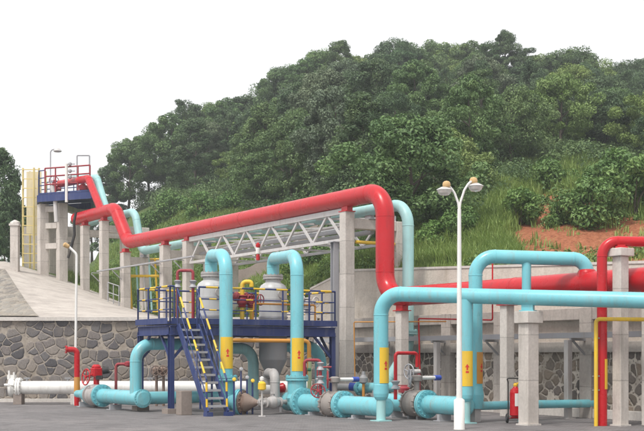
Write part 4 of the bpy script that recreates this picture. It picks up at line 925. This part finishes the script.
for s_ in (-.2, .2):
    w = t.part('wheel', (lambda m_: m_)(MB().torus((p.x + s_, p.y + .1, .125), (1, 0, 0), .088, .037, 20)), BLACK); mb = MB(); mb.cyl((p.x + s_ - .025, p.y + .1, .125), (p.x + s_ + .025, p.y + .1, .125), .055, seg=14); t.part('hub', mb, STEEL, w)
mb = MB(); mb.cyl((p.x - .2, p.y + .1, .125), (p.x + .2, p.y + .1, .125), .014, seg=8); mb.box((p.x, p.y + .05, .16), (.22, .2, .03)); t.part('axle', mb, RED)

# double lamp
p = at(459.3, 28.7); zt_ = zof(209, 28.7); t = Thing('street_lamp', 'white street lamp with two amber-capped lamp heads', 'street lamp', p)
mb = MB(); mb.sweep([(p.x, p.y, 0), (p.x, p.y, .02), (p.x, p.y, .70), (p.x, p.y, .74)], [.14, .13, .13, .072], 24); mb.sweep([(p.x, p.y, .74), (p.x, p.y, zt_)], [.072, .044], 20); t.part('pole', mb, WHITE)
for sx, px, py in ((-1, 446.5, 186), (1, 473.5, 181)):
    e = at(px, 28.7 + .1 * sx, zof(py, 28.7)); j = V((p.x, p.y, zt_ - .03)); mb = MB()
    pts = [j + (V((e.x, e.y, e.z)) - j) * 0]; x1 = e.x - p.x; z1 = e.z - zt_
    pts = [V((p.x, p.y, zt_ - .05)), V((p.x + x1 * .08, p.y, zt_ + z1 * .25)), V((p.x + x1 * .35, p.y, zt_ + z1 * .68)), V((p.x + x1 * .68, p.y, zt_ + z1 * .95)), V((e.x, e.y, e.z + .02))]
    mb.tube(pts, .028, .18, 12); t.part('arm', mb, WHITE)
    h = t.part('lamp_cap', MB().lathe((e.x, e.y, e.z - .05), UP, [(0, .07), (.02, .09), (.06, .098), (.11, .09), (.145, .06), (.16, .012)], 20), LIDGOLD)
    t.part('lamp_bowl', MB().lathe((e.x + .05 * sx, e.y, e.z - .16), UP, [(-.08, .04), (-.07, .10), (-.03, .145), (.02, .17), (.06, .178), (.09, .14), (.12, .08)], 24), GLASS, h)
    t.part('bowl_rim', MB().torus((e.x + .05 * sx, e.y, e.z - .105), UP, .178, .012, 24), WHITE, h)

# ------------------------------------------------------------------ lower left
Yw = 43.6; zw = zof(387.5, Yw); t = Thing('white_pipeline', 'thick white pipe lying along the foot of the dark stone wall', 'pipe', at(60, Yw))
mb = MB(); mb.cyl(at(21, Yw, zw), at(312, Yw, zw), .24, seg=32); t.part('pipe_run', mb, WHITE)
mb = MB(); mb.flange(at(19, Yw, zw), V((1, 0, 0)), .36, .07, 14); t.part('flange', mb, WHITE)
mb = MB(); e = at(12, Yw, zw); mb.lathe(e, V((1, 0, 0)), [(-.12, .2), (-.08, .33), (.02, .36), (.12, .30), (.2, .2)], 24); t.part('end_closure', mb, WHITE)
mb = MB(); mb.box(e + V((0, 0, .38)), (.3, .2, .16)); mb.cyl(e + V((-.08, -.1, .3)), e + V((-.08, -.1, .62)), .04, seg=8); mb.cyl(e + V((.1, -.1, .3)), e + V((.1, -.1, .56)), .04, seg=8); mb.cyl(e + V((-.2, -.3, .1)), e + V((.14, -.3, .1)), .05, seg=8); mb.bar(e + V((-.03, 0, .1)), e + V((-.03, -.36, .1)), .06); mb.bar(e + V((0, 0, .1)), e + V((0, 0, .34)), .08); t.part('lock_fitting', mb, WHITE)
for px in (19, 75.8, 118, 168, 225, 290):
    mb = MB(); mb.box(at(px, Yw, (zw - .22) / 2), (.3, .5, zw - .22)); t.part('support_block', mb, BLOCKM if px < 60 else KERBM, bevel=.01)
for px in (27, 68, 150, 165):
    mb = MB(); mb.cyl(at(px, Yw, zw + .2), at(px, Yw, zw + .34), .05, seg=10); mb.box(at(px, Yw, zw + .34), (.22, .12, .06)); t.part('nozzle', mb, DARKV)
p = at(77, 42.4); t = Thing('hydrant_pipe', 'red upright pipe with a short top elbow in front of the white pipeline', 'pipe', p); zt_ = zof(349.5, 42.4)
mb = MB(); mb.tube([(p.x, p.y, 0), (p.x, p.y, zt_), (p.x - .36, p.y - .1, zt_)], .1, .16, 18); t.part('pipe_run', mb, RED)
mb = MB(); mb.flange((p.x - .36, p.y - .1, zt_), V((1, .3, 0)), .14, .03, 8, False); t.part('flange', mb, RED)
mb = MB(); mb.band(p, .1, zof(395, 42.4), zof(377, 42.4), V((.2, -.98, 0)), 1.3); t.part('label_panel', mb, ORNG)
p = at(75, 42.9); t = Thing('lamp_pole', 'slim white pole with a bent top arm behind the red upright pipe', 'lamp post', p)
zt_ = zof(250, 42.9); mb = MB(); mb.tube([(p.x, p.y, 0), (p.x + .06, p.y, zt_ - .15), (p.x - .2, p.y, zt_ + .1)], .045, .2, 12); t.part('pole', mb, WHITE)
mb = MB(); mb.lathe((p.x - .2, p.y, zt_ + .1), V((-.7, -.2, .4)), [(0, .045), (.05, .08), (.2, .09), (.24, .04)], 14); t.part('lamp_head', mb, LIDGOLD)
# left ground header with its blind end towards us
pe = at(143, 37.4, zof(398.5, 37.4)); hz = lambda d: V((pe.x - U.x * d, pe.y - U.y * d, pe.z))
t = Thing('header_pipe', 'turquoise ground header with a round blind end, rising in a big bend under the platform', 'pipe', (pe.x, pe.y, 0))
mb = MB(); mb.cyl(hz(.1), hz(3.35), .235, seg=32); t.part('pipe_run', mb, BLUE)
mb = MB(); mb.flange(hz(.03), U, .29, .07, 20, False); mb.lathe(hz(0), U, [(.03, .25), (.06, .2), (.075, .02)], 28); t.part('blind_flange', mb, BLUE)
mb = MB(); mb.flange(hz(3.35), U, .38, .05, 16); t.part('flange', mb, BLUE)
a = hz(.55); b = pf(1.5, .7, 2.1); zt_ = 2.13
mb = MB(); mb.tube([(a.x, a.y, a.z), (a.x, a.y, zt_), (a.x + W.x * 2.6, a.y + W.y * 2.6, zt_)], .19, .55, 26, nb=14); t.part('bend', mb, BLUE)
mb = MB(); c = hz(.5); mb.cyl(c + W * .1, V((c.x + W.x * 3.4, c.y + W.y * 3.4, c.z)), .2, seg=28); mb.lathe(V((c.x + W.x * 3.4, c.y + W.y * 3.4, c.z)), W, [(0, .2), (.06, .18), (.1, .02)], 20); t.part('branch_run', mb, BLUE)
c = hz(3.85); t = Thing('gate_valve', 'grey gate valve with a red geared handwheel in the left ground header', 'valve', (c.x, c.y, 0))
mb = MB(); mb.lathe(hz(4.3), U, [(0, .34), (.06, .34), (.07, .25), (.2, .34), (.42, .40), (.64, .34), (.78, .25), (.79, .37), (.85, .37)], 32); t.part('body', mb, GREY)
mb = MB(); mb.cyl(c + UP * .3, c + UP * .62, .1, seg=14); mb.box(c + UP * .78, (.36, .3, .3), (U, W, UP)); mb.lathe(c + UP * .92, UP, [(0, .15), (.05, .16), (.12, .1)], 16); t.part('gearbox', mb, RED, bevel=.03)
mb = MB(); w = c + UP * .72 + V((-.32, -.18, -.1)); mb.wheel(w, V((-.75, -.6, .1)), .27, .022, 5); mb.cyl(w, c + UP * .76, .03, seg=8); t.part('handwheel', mb, RED)
mb = MB(); mb.cyl(c + UP * .82 + V((.2, 0, 0)), c + UP * .86 + V((.42, .05, 0)), .12, seg=14); mb.box(c + UP * .6 + V((.12, -.1, 0)), (.2, .18, .14)); t.part('motor', mb, BLACK)
t = Thing('ground_pipe', 'short tapering turquoise pipe end left of the red-wheeled gate valve', 'pipe', hz(5))
mb = MB(); mb.lathe(hz(4.32), -U, [(0, .34), (.05, .34), (.06, .23), (.5, .22), (.85, .15), (1.3, .13), (1.32, .02)], 28); t.part('pipe_run', mb, BLUE)
low_support(hz(2.2), .17, 'low_support', 'small steel foot under the left turquoise ground header'); low_support(hz(4.9), .17, 'low_support', 'small steel foot under the tapering turquoise pipe end')
for px, Yq, zq, m_, lab in ((116, 41.0, zof(364, 41), MAROON, 'thin dark red post pipe behind the left ground header'),):
    mb = MB(); mb.tube([at(px, Yq, 0), at(px, Yq, zq), at(px + 17, Yq, zq)], .05, .1, 10); mb.lathe(at(px + 12, Yq, zq - .1), UP, [(0, .05), (.05, .12), (.16, .12), (.2, .05)], 12); single('instrument_pipe', mb, m_, lab, 'pipe', at(px, Yq))
for px, lab in ((156.5, 'rusty brown wheel valve behind the big left bend, left one of the pair'), (163.5, 'rusty brown wheel valve behind the big left bend, right one of the pair')):
    p = at(px, 42.0); zc = zof(370.5, 42.0); t = Thing('wheel_valve', lab, 'valve', p, 'rusty wheel valves at the foot of the dark wall'); t.part('standpipe', MB().cyl((p.x, p.y, 0), (p.x, p.y, zc), .05, seg=10), RUST)
    t.part('body', MB().lathe((p.x, p.y, zc - .14), UP, [(0, .07), (.05, .15), (.2, .15), (.28, .06)], 14), RUST); t.part('handwheel', MB().wheel((p.x, p.y - .22, zc), V((.25, -.95, .1)), .17, .02, 5), RUST); t.part('stem', MB().cyl((p.x, p.y, zc), (p.x, p.y - .2, zc), .03, seg=8), STEEL)
p = pf(1.35, .25); t = Thing('ladder', 'narrow navy ladder hanging under the platform behind the stairs', 'ladder', p)
for s_ in (-.2, .2): t.part('side_rail', MB().bar(pf(1.35 + s_, .25, .1), pf(1.35 + s_, .25, ZD_ - .1), .05), NAVY)
for k in range(9): t.part('rung', MB().cyl(pf(1.15, .25, .35 + k * .27), pf(1.55, .25, .35 + k * .27), .016, seg=8), NAVY)
# bend from the right vessel
a = pf(4.55, 1.2); b = pf(6.18, 1.2); zt_ = zof(346, 39.6); t = Thing('outlet_pipe', 'turquoise outlet pipe bending down behind the right platform post', 'pipe', (b.x, b.y, 0))
mb = MB(); mb.tube([(a.x, a.y, zt_), (b.x, b.y, zt_), (b.x, b.y, .4), (b.x + U.x * 1.5, b.y + U.y * 1.5, .4)], .20, .6, 26, nb=14); t.part('pipe_run', mb, BLUE)
a = pf(2.2, 1.2); b = pf(3.62, 1.3); mb = MB(); mb.tube([(a.x, a.y, 2.0), (b.x, b.y, 2.0), (b.x, b.y, .2)], .18, .5, 22); t = Thing('outlet_pipe', 'turquoise bent pipe under the platform behind the dark cone', 'pipe', (b.x, b.y, 0)); t.part('pipe_run', mb, BLUE2)
# grey J pipe under the cone
t = Thing('drain_bend', 'beige grey inverted U drain pipe in front of the dark cone', 'pipe', at(272, 36.6)); jz = zof(373.5, 36.6)
mb = MB(); mb.tube([at(267, 37.6, .85), at(267.5, 37.6, jz), at(275, 36.6, jz), at(275, 36.6, .38)], .15, .26, 22, nb=12); t.part('pipe_run', mb, GREY)
mb = MB(); mb.lathe(at(275, 36.6, .40), UP, [(0, .15), (0, .2), (.05, .2), (.05, .15)], 20); t.part('flange', mb, GREY)
pj = eA + dA * .1; t = Thing('drain_line', 'thin grey pipe with lumpy check valve between the rusty reducer and right looped riser', 'pipe', pj); pk = pB - W * .0 - V((.30, 0, 0)) + UP * ZM
mb = MB(); mb.cyl(pj, pk, .07, seg=14); t.part('pipe_run', mb, GREY)
ax_ = (pk - pj).normalized(); mb = MB(); c = pj.lerp(pk, .42); mb.lathe(c - ax_ * .3, ax_, [(0, .15), (.05, .15), (.06, .1), (.15, .16), (.3, .2), (.45, .16), (.54, .1), (.55, .15), (.6, .15)], 20); t.part('valve_body', mb, GREY)
mb = MB(); mb.cyl(c, c + UP * .26, .06, seg=10); mb.box(c + UP * .28, (.14, .14, .06)); t.part('bonnet', mb, GREY)
# small things at the foot of the platform
p = at(262, 34.8); t = Thing('sample_post', 'thin steel post with a yellow box on top in front of the grey drain bend', 'post', p)
mb = MB(); mb.cyl((p.x, p.y, 0), (p.x, p.y, .8), .03, seg=10); mb.box((p.x, p.y, .01), (.2, .2, .02)); t.part('post', mb, PALE)
mb = MB(); mb.lathe((p.x, p.y, .76), UP, [(0, .06), (.03, .12), (.2, .12), (.26, .05)], 16); t.part('yellow_box', mb, YELL)
mb = MB(); mb.lathe((p.x, p.y, 1.03), UP, [(0, .04), (.03, .06), (.1, .06), (.13, .02)], 12); t.part('cap', mb, WHITE)
mb = MB(); a = pf(1.6, -.35, 0); zt_ = zof(340.5, 37.8)
t = Thing('orange_pipe', 'thin orange-yellow pipe running under the deck edge and dropping beside the labelled riser', 'pipe', at(309, 36.9))
mb.tube([at(233, 37.1, zt_), at(309, 37.3, zt_ - .02), at(309.5, 37.3, 0)], .062, .14, 14); t.part('pipe_run', mb, ORNG)
mb = MB(); mb.cyl(at(309.5, 37.3, .3), at(309.5, 37.3, 1.7), .068, seg=14); t.part('pale_green_sleeve', mb, painted('pale green paint', (.45, .52, .30), .5)); mb = MB(); mb.cyl(at(307.5, 37.1, 1.33), at(311, 37.1, 1.33), .05, seg=10); t.part('cock', mb, GREENH)
def u_tube(pts, r, lab, mat, bends=.08, valves=()):
    t = Thing('vent_pipe', lab, 'pipe', (pts[0].x, pts[0].y, min(q.z for q in pts)), 'small red bent pipes'); mb = MB(); mb.tube(pts, r, bends, 12); t.part('pipe_run', mb, mat)
    for c in valves:
        mb = MB(); mb.lathe(c - UP * .13, UP, [(0, r * 1.2), (.03, r * 2.6), (.12, r * 1.4), (.14, r * 1.4), (.23, r * 2.6), (.26, r * 1.2)], 12); t.part('valve', mb, STEEL)
u_tube([at(304.5, 35.2, zof(376, 35.2)), at(304.5, 35.2, zof(360, 35.2)), at(320.5, 35.2, zof(360, 35.2)), at(320.5, 35.2, .5)], .045, 'dark red bent pipe over the ground pipe right of the second looped riser', MAROON, .1, (at(320.5, 35.2, 1.45), at(320.5, 35.2, 1.05)))
u_tube([at(331.5, 36.5, zof(367, 36.5)), at(317.5, 36.5, zof(367, 36.5)), at(317.5, 36.5, .5)], .028, 'thin dark red pipe just behind the bent red pipe', MAROON, .06, (at(317.5, 36.5, .95),))
u_tube([at(395.5, 33.2, .55), at(395.5, 33.2, zof(353, 33.2)), at(417, 33.6, zof(353, 33.2)), at(417, 33.6, zof(367, 33.6))], .05, 'bright red bent pipe right of the front drop', RED, .1, (at(395.5, 33.2, .95),))
u_tube([at(177.5, 38.8, ZD_), at(177.5, 38.8, zof(270.5, 38.8)), at(193, 38.8, zof(270.5, 38.8)), at(193, 38.8, ZD_)], .05, 'dark red bent pipe rising above the platform behind the stairs', MAROON, .1, (at(177.5, 38.8, zof(284, 38.8)), at(193, 38.8, zof(284, 38.8))))
u_tube([at(420, 39.2, 1.2), at(418.6, 39.0, zof(318.5, 39)), at(492.5, 36.0, zof(320, 36.0)), at(492.5, 36.0, zof(263, 36.0))], .025, 'thin red line clipped along the frame wall', RED, .06)
u_tube([at(355, 40.5, .9), at(354, 40.5, zof(322, 40.5)), at(446, 38.2, zof(321.5, 38.2))], .02, 'hair-thin brown pipe strung along the frame wall behind the front drop', ORNG, .05)
for px, py, lab in ((324, 394, 'dark red handwheel standing at the first grey drum valve'), ):
    p = at(px - 6, 34.9, .62); t = Thing('handwheel_valve', 'dark red handwheel valve on the ground pipe near the right platform post', 'valve', p); t.part('handwheel', MB().wheel(p + UP * .12, V((.2, -.9, .35)), .21, .02, 5), MAROON); t.part('stem', MB().cyl(p + V((0, .25, -.1)), p + UP * .12, .035, seg=8), STEEL)
p = at(404, 34.0); t = Thing('red_cock', 'small dark red cock on the ground pipe right of the front drop', 'valve', (p.x, p.y, .6)); t.part('body', MB().lathe((p.x, p.y, .6), UP, [(0, .06), (.1, .06), (.12, .16), (.24, .17), (.3, .08)], 16), MAROON); t.part('lever', MB().bar((p.x - .2, p.y, .92), (p.x + .1, p.y, .92), .05, .03), MAROON)
p = at(409, 36.2); t = Thing('wheel_valve', 'grey valve with an upright handwheel behind the bright red bent pipe', 'valve', (p.x, p.y, 1.0)); zc = zof(371.5, 36.2)
t.part('handwheel', MB().wheel(V((p.x, p.y, zc)), V((-.8, -.6, 0)), .22, .02, 5), STEEL); t.part('stem', MB().cyl((p.x, p.y, zc), (p.x + .34, p.y + .1, zc), .07, seg=12), PALE); t.part('riser', MB().cyl((p.x + .3, p.y + .1, 0), (p.x + .3, p.y + .1, zc + .05), .06, seg=12), MAROON)
# pale low pipes behind the manifold
mb = MB(); mb.tube([at(318, 41.5, zof(386, 41.5)), at(356, 41.0, zof(387, 41))], .11, 0, 16); t = Thing('low_pipe', 'pale low pipe with a blue coupling behind the first drum valve', 'pipe', at(330, 41)); t.part('pipe_run', mb, PALE)
t.part('coupling', MB().cyl(at(350, 41.1, zof(386.5, 41.1)), at(357, 41.0, zof(387, 41.0)), .14, seg=18), SIGNBLUE)
mb = MB(); mb.tube([at(357, 40.9, zof(388, 40.9)), at(396, 39.5, zof(387, 39.5))], .17, 0, 18); t = Thing('low_pipe', 'low turquoise pipe behind the front drop at ground level', 'pipe', at(375, 40)); t.part('pipe_run', mb, BLUE); t.part('flange', MB().flange(at(361, 40.8, zof(388, 40.8)), at(396, 39.5, 0) - at(357, 40.9, 0), .27, .04, 12), BLUE)
for px, Yq in ((330, 41.2), (378, 40.2)): low_support(at(px, Yq), .6, 'low_support', 'steel foot under the pale low pipe behind the drum valve' if px == 330 else 'steel foot under the low turquoise pipe behind the front drop')
p = at(363.5, 40.2); t = Thing('hydrant_valve', 'slim brown standpipe with a dark valve behind the front manifold', 'valve', p); t.part('standpipe', MB().cyl((p.x, p.y, 0), (p.x, p.y, 1.05), .05, seg=10), ORNG); t.part('valve', MB().lathe((p.x, p.y, .82), UP, [(0, .06), (.05, .14), (.2, .15), (.3, .07), (.42, .05)], 14), DARKV)
# valves on the deck
def deck_valve(s, d, h, lab, m1, m2, goose=False):
    p = pf(s, d, ZD_); t = Thing('deck_valve', lab, 'valve', p, 'valves standing on the platform deck'); mb = MB()
    if goose: mb.tube([p, p + UP * h, p + UP * h + V((.3, 0, 0)), p + UP * (h - .16) + V((.3, 0, 0))], .07, .14, 14)
    else: mb.cyl(p, p + UP * h, .06, seg=14)
    t.part('standpipe', mb, m1)
    zc = .70; t.part('body', MB().lathe(p + UP * (zc - .2), UP, [(0, .1), (.03, .17), (.05, .1), (.14, .17), (.26, .17), (.35, .1), (.37, .17), (.4, .1)], 16), m2)
    a = p + UP * zc; t.part('actuator', MB().lathe(a + V((-.12, -.05, .12)), V((-.8, -.3, .35)), [(0, .06), (.02, .14), (.1, .16), (.18, .1)], 14), m2); t.part('handwheel', MB().wheel(a + V((.3, -.12, .05)), V((.8, -.6, 0)), .17, .018), m2); t.part('stem', MB().cyl(a, a + V((.3, -.12, .05)), .03, seg=8), STEEL)
deck_valve(2.72, .42, 1.32, 'yellow goosenecked standpipe with dark red valve between the two vessels', YELL, MAROON, True)
deck_valve(3.1, .5, .85, 'shorter yellow standpipe with dark red valve just left of the right vessel', YELL, MAROON)
deck_valve(2.38, 1.5, 1.45, 'pale standpipe with grey valve behind the left vessel', PALE, STEEL)
deck_valve(5.45, .9, .6, 'low pale valve on the deck at the right railing corner', PALE, PALE)
mb = MB(); a, b = pf(3.0, .15, ZD_ + .62), pf(5.3, .15, ZD_ + .62); mb.tube([pf(2.95, .15, ZD_), a, b, pf(5.3, .15, ZD_)], .03, .06, 10); single('orange_line', mb, ORNG, 'thin orange-brown pipe crossing in front of the right vessel', 'pipe', pf(3, .15, ZD_))
for i, (px, Yq, m_, h) in enumerate(((241, 35.9, NAVY, 1.35), (252.5, 36.1, YELL, 1.0), (234, 35.6, YELL, 1.05), (247, 36.0, NAVY, 1.1))):
    p = at(px, Yq); t = Thing('gauge_post', ['tall navy gauge post right of the stair-side riser', 'yellow gauge post left of the dark cone', 'yellow gauge post touching the stair-side riser', 'short navy gauge post behind the rusty reducer'][i], 'post', p, 'slim posts by the rusty reducer')
    t.part('post', MB().cyl((p.x, p.y, 0), (p.x, p.y, h), .028, seg=8), NAVY); t.part('gauge', MB().lathe((p.x, p.y - .03, h), V((.3, -.9, .3)), [(0, .03), (.015, .058), (.05, .058), (.065, .03)], 14), m_ if m_ is YELL else STEEL)
mb = MB(); p = at(281, 37.6, .75); mb.lathe(p, V((1, 0, .2)), [(-.15, .07), (-.1, .15), (.1, .15), (.15, .07)], 14); t = Thing('red_drum', 'small red capped valve drum beside the grey drain bend', 'valve', p); t.part('drum', mb, RED); t.part('cap', MB().lathe(p + V((-.16, 0, -.03)), V((-1, 0, -.2)), [(0, .07), (.08, .13), (.14, .05)], 14), WHITE); t.part('post', MB().cyl((p.x, p.y, 0), (p.x, p.y, p.z - .12), .05, seg=8), STEEL)

# ================================================================== AIR, LIGHT, CAMERA
w = bpy.data.worlds.new('World'); scene.world = w; w.use_nodes = True; nt = w.node_tree; bg = nt.nodes['Background']
sky = N(nt, 'ShaderNodeTexSky', sky_type='NISHITA'); sky.sun_disc = False
SUN_EL, SUN_AZ = R(58), R(215)
sky.sun_elevation = SUN_EL; sky.sun_rotation = SUN_AZ; sky.air_density = 1.6; sky.dust_density = 6; sky.ozone_density = 1
hs = N(nt, 'ShaderNodeHueSaturation', Saturation=.18, Value=1.0); nt.links.new(sky.outputs[0], hs.inputs['Color'])
c = mix(nt, .72, hs.outputs[0], (8.6, 8.62, 8.7)); nt.links.new(c, bg.inputs[0]); bg.inputs[1].default_value = .10
sl = bpy.data.lights.new('sun', 'SUN'); sl.energy = 1.5; sl.angle = R(11); sl.color = (1, .96, .90); so = bpy.data.objects.new('sun', sl); COL.objects.link(so)
d = V((math.sin(SUN_AZ) * math.cos(SUN_EL), math.cos(SUN_AZ) * math.cos(SUN_EL), math.sin(SUN_EL))); so.rotation_euler = (-d).to_track_quat('-Z', 'Y').to_euler(); so.location = (-20, -10, 40)
HAZE = .0008
if HAZE:
    mb = MB(); mb.box((5, 87, 27), (236, 262, 56)); m = bpy.data.materials.new('haze'); m.use_nodes = True; nt = m.node_tree; nt.nodes.clear()
    o_ = N(nt, 'ShaderNodeOutputMaterial'); v_ = N(nt, 'ShaderNodeVolumePrincipled', Density=HAZE); v_.inputs['Color'].default_value = (.93, .96, 1, 1); v_.inputs['Anisotropy'].default_value = .2; nt.links.new(v_.outputs[0], o_.inputs['Volume'])
    tag(link('haze', mb, m), 'thin pale haze in the air over the whole site', 'haze', kind='stuff')
cam = bpy.data.cameras.new('camera'); co = bpy.data.objects.new('camera', cam); COL.objects.link(co); co.location = (0, 0, EYE); co.rotation_euler = (R(90), 0, 0)
cam.sensor_width = 36; cam.lens = 36 * F / 644; cam.shift_y = (HY - 215.5) / 644; cam.clip_end = 2000; scene.camera = co
vs_ = scene.view_settings; vs_.view_transform = 'Standard'; vs_.look = 'None'; vs_.gamma = 1; vs_.exposure = .72; vs_.use_curve_mapping = False
